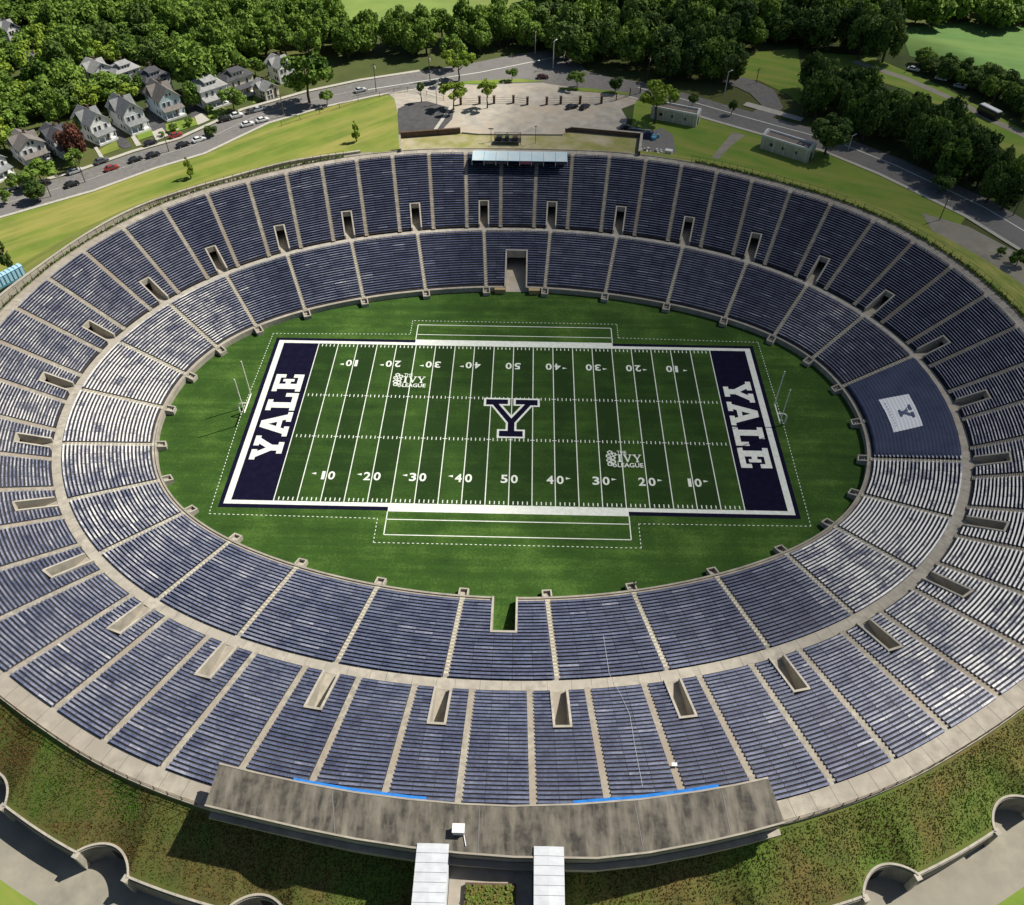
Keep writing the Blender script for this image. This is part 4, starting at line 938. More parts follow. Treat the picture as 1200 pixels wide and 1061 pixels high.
# ------------------------------------------------------------------ houses
def roofmat(c): return mat('shingle', c, tuple(k*.7 for k in c), 1.2, .9)
def house(pl, pr, depth, eave, ridge, wallc, roofc, label, style='gable', chim=True, porch=True, trim=(.72, .72, .7)):
    a, b = at(*pl, 7), at(*pr, 7); depth *= .84; eave *= .93; ridge *= .90; d = (b-a).xy; W = d.length; ang = math.atan2(d.y, d.x)
    o = empty('house', label, 'house', (a.x, a.y, 7), ang)
    mw = mat('siding', wallc, tuple(k*.88 for k in wallc), .8, .8); mr = roofmat(roofc); mt = mat('trim', trim, rough=.7); D = depth
    mb = MB(); mb.hexa([(0, 0, 0), (W, 0, 0), (W, D, 0), (0, D, 0)], [(0, 0, eave), (W, 0, eave), (W, D, eave), (0, D, eave)])
    ov = .45; r = MB(); t = .18
    def slab(q): r.hexa(q, [(x, y, z+t) for x, y, z in q])
    sl = (ridge-eave)/(W/2)
    if style == 'gable':
        mb.hexa([(0, 0, eave), (W, 0, eave), (W, D, eave), (0, D, eave)], [(W/2-.02, 0, ridge), (W/2+.02, 0, ridge), (W/2+.02, D, ridge), (W/2-.02, D, ridge)])
        slab([(-ov, -ov, eave-ov*sl), (W/2, -ov, ridge), (W/2, D+ov, ridge), (-ov, D+ov, eave-ov*sl)]); slab([(W/2, -ov, ridge), (W+ov, -ov, eave-ov*sl), (W+ov, D+ov, eave-ov*sl), (W/2, D+ov, ridge)])
        # cross gable half way back
        cz = ridge-.35; c0, c1 = D*.45, D*.8; cm = (c0+c1)/2
        for sg, xe in ((-1, -.25), (1, W+.25)):
            xi = W/2; mb.hexa([(min(xe+.4*(-sg), xi), c0+.3, 0), (max(xe+.4*(-sg), xi), c0+.3, 0), (max(xe+.4*(-sg), xi), c1-.3, 0), (min(xe+.4*(-sg), xi), c1-.3, 0)], [(min(xe+.4*(-sg), xi), c0+.3, eave), (max(xe+.4*(-sg), xi), c0+.3, eave), (max(xe+.4*(-sg), xi), c1-.3, eave), (min(xe+.4*(-sg), xi), c1-.3, eave)], 0)
            q1 = [(xi, c0-.2, eave-.1), (xe, c0-.2, eave-.1), (xe, cm, cz), (xi, cm, cz)]; q2 = [(xi, cm, cz), (xe, cm, cz), (xe, c1+.2, eave-.1), (xi, c1+.2, eave-.1)]
            for q in (q1, q2): slab(q if sg > 0 and False else (q[::-1] if sg > 0 else q))
    else:
        e = eave; q = [(-ov, -ov), (W+ov, -ov), (W+ov, D+ov), (-ov, D+ov)]; k = min(W, D)/2-.4; r1, r2 = ((W/2, k), (W/2, D-k)) if D >= W else ((k, D/2), (W-k, D/2))
        Rz = ridge
        if D >= W: fs = [[(*q[0], e), (*q[1], e), (*r1, Rz)], [(*q[2], e), (*q[3], e), (*r2, Rz)], [(*q[1], e), (*q[2], e), (*r2, Rz), (*r1, Rz)], [(*q[3], e), (*q[0], e), (*r1, Rz), (*r2, Rz)]]
        else: fs = [[(*q[3], e), (*q[0], e), (*r1, Rz)], [(*q[1], e), (*q[2], e), (*r2, Rz)], [(*q[0], e), (*q[1], e), (*r2, Rz), (*r1, Rz)], [(*q[2], e), (*q[3], e), (*r1, Rz), (*r2, Rz)]]
        for f in fs: r.face(f)
        r.face([(*p, e-.02) for p in q][::-1])
        # front dormer
        dz = eave+(ridge-eave)*.3; w2 = W*.22
        mb.hexa([(W/2-w2, D*.12, eave), (W/2+w2, D*.12, eave), (W/2+w2, D*.45, eave), (W/2-w2, D*.45, eave)], [(W/2-w2, D*.12, dz+1.0), (W/2+w2, D*.12, dz+1.0), (W/2+w2, D*.45, dz+1.0), (W/2-w2, D*.45, dz+1.0)])
        slab([(W/2-w2-.25, D*.12-.3, dz+1.0), (W/2+w2+.25, D*.12-.3, dz+1.0), (W/2+w2+.25, D*.5, dz+1.5), (W/2-w2-.25, D*.5, dz+1.5)])
        for kx in (-.5, 0, .5): 
            m2 = MB(); m2.box((W/2+kx*w2*1.1, D*.12-.02, dz+.45), (.55, .1, .65)); m2.build('window', MT['glass'], o)
    mb.build('wall', mw, o); ro = r.build('roof', mr, o)
    if chim: m2 = MB(); m2.box((W*.62, D*.6, ridge-.2), (.6, .6, 1.9)); m2.box((W*.62, D*.6, ridge+.8), (.72, .72, .12)); m2.build('chimney', MT['brick'], ro)
    def win(x, y, z, wd, ht, side):
        f = MB(); g = MB()
        if side == 'f': f.box((x, y-.03, z), (wd+.26, .1, ht+.26)); g.box((x, y-.07, z), (wd, .08, ht))
        else: f.box((x+side*.03, y, z), (.1, wd+.26, ht+.26)); g.box((x+side*.07, y, z), (.08, wd, ht))
        w_ = f.build('window', mt, o); g.build('pane', MT['glass'], w_)
    fl = eave/2
    for zf in ((eave*.75,) if porch else (eave*.28, eave*.75)):
        for x in (.2, .42, .75): win(W*x, 0, zf, .75, 1.25, 'f')
    if style == 'gable': win(W*.42, 0, eave+(ridge-eave)*.38, .6, .9, 'f'); win(W*.58, 0, eave+(ridge-eave)*.38, .6, .9, 'f')
    for zf in (eave*.28, eave*.75):
        for y in (.16, .34, .9): win(W, D*y, zf, .75, 1.2, 1); win(0, D*y, zf, .75, 1.2, -1)
    m2 = MB(); m2.box((W*.72, -.05, 1.45), (.95, .12, 2.1)); dr = m2.build('door', MT['brick'], o); m2 = MB(); m2.box((W*.72+.33, -.14, 1.35), (.08, .08, .12)); m2.build('handle', MT['steel'], dr)
    if porch:
        pd = 2.0; m2 = MB(); m2.box((W/2, -pd/2, .3), (W*.98, pd, .6)); po = m2.build('porch', mt, o); m2 = MB()
        m2.hexa([(0, -pd-.25, fl-.1), (W, -pd-.25, fl-.1), (W, -.01, fl+.45), (0, -.01, fl+.45)], [(0, -pd-.25, fl+.06), (W, -pd-.25, fl+.06), (W, -.01, fl+.62), (0, -.01, fl+.62)]); m2.build('porch_roof', mr, po)
        for x in (.06, .36, .64, .94): m2 = MB(); m2.box((W*x, -pd+.15, fl/2+.2), (.2, .2, fl-.6)); m2.build('post', mt, po)
    return o
wht, gry, blu, crm = (.80, .80, .79), (.66, .68, .70), (.50, .60, .68), (.72, .67, .52)
rg, rd, rl, rb = (.25, .26, .26), (.09, .09, .10), (.37, .37, .36), (.22, .20, .18)
HS = [((-6, 213), (14, 203), 9, 5.2, 7.6, wht, rg, 'white house at the street end with a grey roof'),
 ((30, 195), (59, 185), 10, 5.2, 7.8, wht, rb, 'white house with a tall brown chimney up its front'),
 ((70, 185), (93, 176), 10, 5.4, 7.6, gry, rd, 'house with a very dark roof behind the purple tree'),
 ((113, 170), (135, 161), 11, 6.2, 9.4, wht, rg, 'white house with grey gable roof next to the purple tree'),
 ((151.5, 158), (174, 150), 12, 6.3, 9.9, gry, rg, 'pale grey gable house with a small lawn and white pillars'),
 ((192.5, 141), (216, 133.5), 12, 6.3, 9.9, blu, rb, 'blue house with brown grey gable roof and planted front yard')]
for h in HS: house(*h)
house((240, 129), (270, 119), 11, 6.0, 9.2, wht, rl, 'white house with pale hipped roof and front dormer', 'hip')
house((271, 117), (300, 107), 9, 6.2, 8.4, crm, rd, 'cream house with a dark hipped roof above the sloped yard', 'hip')
house((44, 97), (66, 89), 9, 5.5, 8.0, wht, rg, 'white house deep among the trees with a steep grey gable', porch=False)
house((116, 106), (137, 98), 9, 6.0, 8.6, gry, rl, 'pale grey house peeking between crowns behind the second row', porch=False)
house((142, 104), (168, 95), 9, 5.0, 7.4, wht, rl, 'white house with broad pale roof half hidden by a leafy tree', 'hip', porch=False)
house((177, 116), (204, 106), 10, 5.6, 8.8, gry, rd, 'house showing only its dark grey roof behind the blue house', 'hip', porch=False)
house((14, 52), (28, 47), 8, 5, 7.5, wht, rl, 'tiny white house far off at the wood edge', porch=False)
house((-4, 62), (7, 57), 8, 5, 7.5, wht, rl, 'tiny white house farther out cut by the picture edge', porch=False)
house((313, 119), (328, 113), 8, 3.6, 5.6, crm, rl, 'low cream cottage with a pale roof beside the big round tree', porch=False)
house((329, 99), (347, 93), 9, 5.6, 8.0, wht, rl, 'white house behind the big round tree', porch=False)
# yards: driveways and small lawns
def px_sheet(name, m, pts, label, cat, zoff): return sheet(name, m, pts, label, cat, zoff=zoff)
for i, (pts, lab) in enumerate((([(138, 170), (128, 145), (133, 143), (150, 166), (155, 172), (146, 175)], 'dark driveway between the white and pale grey gable houses'),
    ([(177, 160), (170, 118), (176, 116), (196, 150), (199, 157), (184, 162)], 'dark driveway between the pale grey and blue houses'),
    ([(224, 139), (213, 105), (222, 108), (240, 132), (243, 140), (230, 144)], 'dark driveway between the blue and white hipped houses'))):
    px_sheet('driveway', MT['asphalt_dark'], pts, lab, 'driveway', .05)
for pts, lab in (([(114, 177), (118, 183), (140, 175), (136, 165)], 'dry yellow front lawn of the white gable house'), ([(162, 165), (183, 158), (177, 152), (160, 158)], 'bright green front lawn of the pale grey house'),
                 ([(196, 158), (233, 146), (227, 138), (194, 146)], 'planted front yard of the blue house'), ([(245, 140), (268, 131), (262, 126), (243, 131)], 'green front yard of the hipped house'), ([(296, 122), (318, 113), (308, 104), (298, 108)], 'sloped yard beside the cream house'), ([(120, 118), (136, 135), (142, 131), (128, 112)], 'green back yard between two houses')):
    px_sheet('yard', MT['lawn'] if 'yellow' in lab else MT['lawn_green'], pts, lab, 'yard', .07)
for pts, lab in (([(118, 187), (110, 173), (113, 171), (122, 185)], 'pale front walk of the white gable house'), ([(160, 172), (153, 160), (157, 158), (166, 170)], 'pale front walk of the pale grey house'), ([(207, 153), (202, 145), (204, 144), (210, 152)], 'narrow pale walk to the blue house'), ([(232, 147), (228, 137), (236, 133), (246, 141)], 'pale driveway apron beside the hipped house'), ([(183, 165), (178, 155), (190, 150), (198, 160)], 'pale driveway apron beside the blue house'), ([(300, 114), (296, 104), (299, 103), (312, 112)], 'pale walk beside the cream house')):
    px_sheet('front_walk', MT['sidewalk'], pts, lab, 'walk', .09)
# ------------------------------------------------------------------ trees
def crown_mesh(seed, mname, n=2300, shape='round', leaf=.075):
    """unit crown: height 1, radius about .5, centred on the origin; leaf-sized faces in clumps"""
    rnd = random.Random(seed); mb = MB(); cl = []
    K = 30 if shape == 'round' else 22
    for i in range(K):
        for _ in range(50):
            v = Vector((rnd.uniform(-1, 1), rnd.uniform(-1, 1), rnd.uniform(-1, 1)))
            if v.length < 1: break
        v = v.normalized()*(v.length**.45)
        if shape == 'round': c = Vector((v.x*.36, v.y*.36, v.z*.34)); r = rnd.uniform(.11, .2)
        elif shape == 'cone': zz = (v.z+1)/2; c = Vector((v.x*.34*(1-zz)**.8, v.y*.34*(1-zz)**.8, zz-.5)); r = rnd.uniform(.07, .12)*(1.3-zz)
        else: c = Vector((v.x*.42, v.y*.42, v.z*.26+.05*rnd.random())); r = rnd.uniform(.08, .15)
        cl.append((c, r, rnd.uniform(-.25, .25)))
    tot = sum(r*r for _, r, _ in cl)
    for c, r, tone in cl:
        for _ in range(int(n*r*r/tot)):
            d = Vector((rnd.gauss(0, 1), rnd.gauss(0, 1), rnd.gauss(.15, 1))).normalized(); p = c+d*r*rnd.uniform(.72, 1.06)
            nn = (d+Vector((rnd.gauss(0, .55), rnd.gauss(0, .55), rnd.gauss(.1, .55)))).normalized()
            x = nn.orthogonal().normalized(); a = rnd.uniform(0, 6.28); y = nn.cross(x); x, y = x*math.cos(a)+y*math.sin(a), y*math.cos(a)-x*math.sin(a)
            L = leaf*rnd.uniform(.6, 1.25)*.5
            mb.face([p-x*L-y*L*.5, p+x*L*.3-y*L*.75, p+x*L+y*L*.4, p-x*L*.2+y*L*.8], 0, .5+tone+rnd.uniform(-.22, .22))
    return mb.mesh('crown', MT[mname], attr=True)
def trunk_mesh(seed, top=1.0, r=.045):
    rnd = random.Random(seed); mb = MB(); p = Vector((0, 0, -.02)); k = 4
    for i in range(k):
        q = Vector((rnd.uniform(-.02, .02), rnd.uniform(-.02, .02), top*.75*(i+1)/k)); mb.tube(p, q, r*(1-.17*i), r*(1-.17*(i+1)), 7)
        if i > 0:
            for _ in range(2):
                a = rnd.uniform(0, 6.28); mb.tube(q, q+Vector((math.cos(a)*.22, math.sin(a)*.22, .16)), r*.45, r*.15, 5)
        p = q
    return mb.mesh('trunk', MT['trunk'])
CR = {k: [crown_mesh(10*i+s, m, n, sh, lf) for s in range(nv)] for i, (k, m, n, sh, lf, nv) in enumerate((('wood', 'leaf', 2600, 'round', .085, 5), ('dark', 'leaf_dark', 2600, 'round', .085, 4), ('bright', 'leaf_bright', 1700, 'open', .085, 3), ('purple', 'leaf_purple', 2000, 'round', .09, 1), ('cone', 'leaf_dark', 1500, 'cone', .08, 1), ('young', 'leaf_bright', 900, 'cone', .12, 2), ('mid', 'leaf', 1800, 'open', .08, 3)))}
TRK = [trunk_mesh(s) for s in range(3)]
def tree(x, y, h, wd, kind, label, name='broadleaf_tree', group=None, z=7.0, clear=.18):
    o = empty(name, label, 'tree', (x, y, z), random.uniform(0, 6.28), group)
    t = bpy.data.objects.new('trunk', random.choice(TRK)); C.objects.link(t); t.parent = o; k = h*.8; t.scale = (k*.8, k*.8, k)
    c = bpy.data.objects.new('crown', random.choice(CR[kind])); C.objects.link(c); c.parent = o
    ch = h*(1-clear); c.scale = (wd*1.02, wd*1.02, ch*1.02); c.location = (0, 0, h-ch/2)
    return o
def px_tree(bx_, by_, top, wpx, kind, label, name='broadleaf_tree', clear=.25, z=7.0, group=None):
    p = at(bx_, by_, z); h = 1.0
    while h < 30 and to_px((p.x, p.y, z+h))[1] > top: h += .25
    w1 = to_px((p.x+1, p.y, z+h/2))[0]-to_px((p.x, p.y, z+h/2))[0]
    return tree(p.x, p.y, h, wpx/w1, kind, label, name, group, z, clear)
single = [
 (767, 145, 90, 50, 'bright', 'big bright green tree in front of the long white building', 'broadleaf_tree', .3),
 (538, 95, 55, 38, 'bright', 'bright spreading tree at the plaza edge by the junction', 'broadleaf_tree', .3), (532, 80, 39, 34, 'mid', 'darker tree standing just behind the bright spreading tree', 'broadleaf_tree', .25),
 (532, 129, 95, 32, 'bright', 'small bright tree at the end of the plaza fence', 'broadleaf_tree', .35), (571, 127, 92, 24, 'bright', 'small pale tree growing between two brick fence piers', 'broadleaf_tree', .4),
 (494, 120, 94, 9, 'mid', 'thin little tree beside the asphalt patch', 'broadleaf_tree', .35), (384, 124, 104, 18, 'mid', 'small round tree at the street edge near the silver car', 'broadleaf_tree', .25),
 (676, 104, 83, 24, 'mid', 'small round tree on the plaza island beside the dark red car', 'broadleaf_tree', .25), (600, 95, 79, 15, 'mid', 'small round tree on the strip at the junction', 'broadleaf_tree', .25), (721, 109, 91, 17, 'dark', 'small dark tree on the kerb near the bright big tree', 'broadleaf_tree', .25),
 (363, 121, 56, 58, 'mid', 'big round leafy tree beside the low cream cottage', 'broadleaf_tree', .12), (966, 181, 135, 50, 'dark', 'dark round tree at the end of the grey roofed white building', 'broadleaf_tree', .25),
 (1101, 226, 206, 26, 'dark', 'round dark tree leaning over the road edge', 'broadleaf_tree', .2), (811, 125, 110, 13, 'dark', 'little dark tree on the kerb behind the white building', 'broadleaf_tree', .3), (857, 135, 118, 11, 'dark', 'thin dark sapling on the kerb of the curving road', 'broadleaf_tree', .3),
 (224, 209, 183, 17, 'young', 'bright young tree on the lawn nearest the houses', 'young_tree', .2), (418, 166, 141, 15, 'young', 'bright young tree on the lawn nearest the plaza', 'young_tree', .2),
 (92, 187, 143, 34, 'purple', 'dark purple leaved tree between two houses', 'broadleaf_tree', .1), (248, 160, 147, 17, 'dark', 'small dark tree at the street edge beside the white car', 'broadleaf_tree', .15),
 (275, 131, 100, 32, 'mid', 'light green leafy tree between the hipped houses', 'broadleaf_tree', .1), (90, 199, 174, 26, 'mid', 'low leafy tree in front of the dark roofed house', 'broadleaf_tree', .1), (50, 216, 187, 44, 'mid', 'broad leafy tree in front of the house with the brown chimney', 'broadleaf_tree', .1), (45, 236, 212, 26, 'dark', 'dark round tree at the kerb by the street end', 'broadleaf_tree', .15),
 (6, 240, 220, 22, 'mid', 'leafy tree at the street end beside the first white house', 'broadleaf_tree', .1), (157, 112, 84, 36, 'mid', 'leafy tree in front of the broad pale roofed house', 'broadleaf_tree', .1), (55, 175, 152, 18, 'bright', 'light green bush tree beside the chimney house', 'broadleaf_tree', .1),
 (101, 160, 128, 22, 'mid', 'leafy tree filling the gap behind the purple tree', 'broadleaf_tree', .1), (140, 132, 108, 20, 'bright', 'light green tree in the back yard between two houses', 'broadleaf_tree', .1), (182, 128, 106, 18, 'mid', 'leafy tree behind the pale grey house driveway', 'broadleaf_tree', .1), (228, 128, 96, 22, 'wood', 'leafy tree squeezed between the blue and hipped houses', 'broadleaf_tree', .1), (64, 168, 140, 24, 'mid', 'leafy tree behind the chimney house', 'broadleaf_tree', .1), (24, 180, 152, 26, 'wood', 'leafy tree behind the first white house', 'broadleaf_tree', .1), (318, 110, 88, 16, 'mid', 'leafy tree behind the low cream cottage', 'broadleaf_tree', .1), (20, 222, 203, 22, 'mid', 'leafy front yard tree before the first white house', 'broadleaf_tree', .1),
 (300, 90, 66, 26, 'mid', 'leafy tree behind the cream house with dark hipped roof', 'broadleaf_tree', .1), (236, 110, 50, 60, 'wood', 'large dark tree behind the white hipped house', 'broadleaf_tree', .08), (270, 100, 50, 46, 'wood', 'large leafy tree behind the cream house', 'broadleaf_tree', .08)]
for b_, y_, t_, w_, k_, l_, n_, c_ in single: px_tree(b_, y_, t_, w_, k_, l_, n_, c_)
px_tree(11, 313, 274, 21, 'cone', 'dark conifer beside the blue cabins', 'conifer_tree', .05, z=13.2)
def inside(p, poly):
    c = False; n = len(poly)
    for i in range(n):
        a, b = poly[i], poly[i-1]
        if (a[1] > p[1]) != (b[1] > p[1]) and p[0] < (b[0]-a[0])*(p[1]-a[1])/(b[1]-a[1])+a[0]: c = not c
    return c
HB = [o.location.xy.copy() for o in C.objects if o.name.startswith('house')]
def wood(poly, sp, hr, kinds, label, group, avoid=0, seed=1):
    rnd = random.Random(seed); xs = [p[0] for p in poly]; ys = [p[1] for p in poly]; pts = []; n = 0
    x = min(xs)
    while x < max(xs):
        y = min(ys)+(sp*.5 if n % 2 else 0)
        while y < max(ys):
            p = Vector((x+rnd.uniform(-.33, .33)*sp, y+rnd.uniform(-.33, .33)*sp)); y += sp
            if not inside(p, poly): continue
            if avoid and any(((p-h-Vector((2, 6))).length < avoid) for h in HB): continue
            px, py = to_px((p.x, p.y, 20))
            if not (-35 < px < 1235 and py > -75): continue
            pts.append(p)
        x += sp*.87; n += 1
    for p in pts:
        h = rnd.uniform(*hr); WOOD.append((p.x, p.y, h, rnd.uniform(.95, 1.3)*sp*1.12, rnd.choice(kinds), label, 'broadleaf_tree', group, 7, .06))
    return len(pts)
cnt = {}; WOOD = []
cnt['line'] = wood([(-108, 163), (-79, 172), (-49, 176), (-19, 180), (2, 185), (6, 208), (-30, 196), (-64, 194), (-74, 220), (-84, 242), (-110, 240), (-125, 190)], 8.2, (10.5, 16), ['wood', 'wood', 'mid'], 'leafy tree in the dense treeline between the street and the pale meadow', 'treeline behind the street', seed=2)
cnt['houses'] = wood([(-112, 160), (-126, 190), (-112, 245), (-230, 250), (-215, 130), (-165, 78), (-152, 98), (-140, 118), (-124, 132), (-113, 146)], 9.0, (8, 15), ['wood', 'mid', 'dark', 'wood', 'wood', 'bright'], 'leafy tree in the wood around and behind the houses', 'wood behind the houses', avoid=9.0, seed=3)
cnt['plaza'] = wood([(9, 172), (26, 169), (44, 164), (62, 155), (73, 152), (74, 180), (101, 192), (118, 178), (132, 178), (136, 212), (140, 262), (0, 262), (6, 208)], 9.0, (10.5, 17.5), ['wood', 'dark', 'dark'], 'dark leafy tree in the wood behind the plaza and the road bend', 'wood behind the plaza', seed=4)
Dp = [tuple(at(x, y, 7))[:2] for x, y in ((940, 133), (1000, 163), (1060, 192), (1100, 212), (1200, 262), (1250, 290))]
Db = [tuple(at(x, y, 19))[:2] for x, y in ((1235, 205), (1180, 160), (1125, 122), (1050, 92), (990, 68), (950, 58))]
cnt['road'] = wood(Dp+Db, 7.0, (11, 15.5), ['dark', 'dark', 'wood'], 'dark leafy tree in the thick wood across the road from the white buildings', 'wood across the road', seed=5)
cnt['hedge'] = wood(W2((1078, 92), (1100, 96), (1150, 114), (1190, 140), (1230, 160), (1230, 118), (1185, 102), (1140, 88), (1095, 76), (1078, 74)), 6.2, (5, 8), ['dark', 'wood'], 'dark tree in the hedgerow between the lane and the cool meadow', 'hedgerow by the lane', seed=6)
cnt['far'] = wood([(150, 214), (190, 212), (250, 222), (262, 275), (150, 275)], 9.5, (10, 14), ['dark', 'wood'], 'dark tree in the far wood beyond the cool meadow', 'wood beyond the meadow', seed=7)
print('TREES', cnt, sum(cnt.values()))
# the trees that show largest stand one by one; the rest of the distant wood reads as one mass
WOOD.sort(key=lambda t: (Vector((t[0], t[1], 10))-CAM).length-t[2]*2-t[3]*3)
for t in WOOD[:262]: tree(*t)
import numpy as np
src = {}
for k in ('wood', 'mid', 'dark', 'bright'):
    me = crown_mesh(77, 'leaf', 1500, 'round', .11); nv = len(me.vertices); co = np.empty(nv*3, np.float32); me.vertices.foreach_get('co', co); wv = np.empty(nv, np.float32); me.attributes['weather'].data.foreach_get('value', wv); src[k] = (co.reshape(-1, 3), wv); bpy.data.meshes.remove(me)
vc, vw, tr = [], [], MB()
for (x, y, h, wd, kind, *_r) in WOOD[262:]:
    co, wv = src[kind]; a = random.uniform(0, 6.28); R_ = np.array([[math.cos(a), -math.sin(a), 0], [math.sin(a), math.cos(a), 0], [0, 0, 1]], np.float32)
    vc.append((co*np.array([wd, wd, h*.96], np.float32))@R_.T+np.array([x, y, 7+h*.52], np.float32)); vw.append(np.clip(wv*.8+random.uniform(-.05, .4)-(.3 if kind == 'dark' else 0), 0, 1.4)); tr.tube((x, y, 6.9), (x, y, 7+h*.6), .3, .15, 6)
if vc:
    V_ = np.concatenate(vc); W_ = np.concatenate(vw); me = bpy.data.meshes.new('distant_wood'); n_ = len(V_)
    me.from_pydata([], [], []); me.vertices.add(n_); me.vertices.foreach_set('co', V_.ravel()); me.loops.add(n_); me.loops.foreach_set('vertex_index', np.arange(n_, dtype=np.int32)); me.polygons.add(n_//4); me.polygons.foreach_set('loop_start', np.arange(0, n_, 4, dtype=np.int32))
    a = me.attributes.new('weather', 'FLOAT', 'POINT'); a.data.foreach_set('value', W_.astype(np.float32)); me.materials.append(MT['leaf']); me.update(calc_edges=True); me.validate()
    o = bpy.data.objects.new('distant_wood', me); C.objects.link(o); tag(o, 'deep part of the wood that reads as one mass of crowns', 'wood', kind='stuff'); tr.build('trunk', MT['trunk'], o)
# shrubs
for (px, py, wpx, lab) in ((205, 155, 14, 'low green shrub in the front yard of the blue house'), (222, 147, 12, 'low shrub by the driveway of the blue house'), (246, 131, 12, 'dark shrub under the front windows of the hipped house'), (1190, 312, 26, 'bushy green shrub at the gravel lot'), (1172, 300, 14, 'smaller shrub at the gravel lot edge'), (190, 160, 8, 'shrub beside the pale driveway apron')):
    p = at(px, py, 7); o = px_tree(px, py, py-wpx*.75, wpx, 'mid', lab, 'shrub', .02); o['category'] = 'shrub'
# ------------------------------------------------------------------ cars
def car_mesh():
    prof = [(-2.1, .35), (2.1, .35), (2.15, .62), (2.0, .82), (1.0, .95), (-1.75, .98), (-2.1, .85), (-2.15, .5)]
    b = MB(); n = len(prof); W = .86
    for sgn in (0,):
        base = len(b.v)
        for y, k in ((-W, 1), (-W*.94, 0), (W*.94, 0), (W, 1)): pass
    L = [(y, s) for y, s in ((-.88, .9), (-.84, 1.0), (.84, 1.0), (.88, .9))]
    for y, s in L: b.v += [(x*(.985 if s < 1 else 1), y, .35+(z-.35)*s) for x, z in prof]; b.w += [0]*n
    for r in range(3):
        for i in range(n): b.f.append((r*n+i, r*n+(i+1) % n, (r+1)*n+(i+1) % n, (r+1)*n+i)); b.m.append(0)
    b.f.append(tuple(range(n))[::-1]); b.m.append(0); b.f.append(tuple(3*n+i for i in range(n))); b.m.append(0)
    # roof
    b.hexa([(-1.15, -.66, 1.40), (.25, -.66, 1.40), (.25, .66, 1.40), (-1.15, .66, 1.40)], [(-1.05, -.6, 1.46), (.15, -.6, 1.46), (.15, .6, 1.46), (-1.05, .6, 1.46)])
    g = MB(); g.hexa([(-1.75, -.8, .94), (1.0, -.8, .94), (1.0, .8, .94), (-1.75, .8, .94)], [(-1.15, -.66, 1.42), (.25, -.66, 1.42), (.25, .66, 1.42), (-1.15, .66, 1.42)])
    return b, g
CB, CG = car_mesh(); CGm = CG.mesh('windows', MT['glass']); 
def cyl_y(mb, c, r, wd, n=14):
    mb.tube((c[0], c[1]-wd/2, c[2]), (c[0], c[1]+wd/2, c[2]), r, r, n)
tb = MB(); cyl_y(tb, (0, 0, 0), .33, .22); TY = tb.mesh('wheel', MT['tyre']); rb_ = MB(); cyl_y(rb_, (0, 0, 0), .2, .24); RM = rb_.mesh('rim', MT['rim'])
LTm = MB(); LTm.box((0, 0, 0), (.12, .36, .16)); LT = LTm.mesh('headlight', MT['white']); TLm = MB(); TLm.box((0, 0, 0), (.1, .36, .16)); TL = TLm.mesh('tail_light', mat('tail_light', (.35, .02, .02), rough=.3))
CM = {}
def car(px, py, heading, colname, col, label, sc=.95, sz=1.0, z=7.1, name='parked_car'):
    p = at(px, py, z); o = empty(name, label, 'car', (p.x, p.y, z), heading, 'cars on the streets'); o.scale = (sc, sc, sc*sz)
    if colname not in CM: CM[colname] = CB.mesh('car_body', mat('paint_'+colname, col, rough=.28, spec=.6))
    def lk(n, m, par, loc=(0, 0, 0)): q = bpy.data.objects.new(n, m); C.objects.link(q); q.parent = par; q.location = loc; return q
    lk('body', CM[colname], o); lk('windows', CGm, o)
    for x in (-1.3, 1.3):
        for y in (-.78, .78): t = lk('wheel', TY, o, (x, y, .33)); lk('rim', RM, t)
    for y in (-.6, .6): lk('headlight', LT, o, (2.06, y, .68)); lk('tail_light', TL, o, (-2.1, y, .72))
def heading(px, py, px2, py2): a, b = at(px, py), at(px2, py2); return math.atan2(b.y-a.y, b.x-a.x)
hs = heading(110, 195, 210, 163); hr = heading(300, 137, 430, 104)
blk, red, wh, gr, slv, dred = ('black', (.012, .012, .014)), ('red', (.30, .03, .025)), ('white', (.75, .75, .75)), ('grey', (.10, .10, .11)), ('silver', (.48, .49, .50)), ('dark_red', (.09, .02, .015))
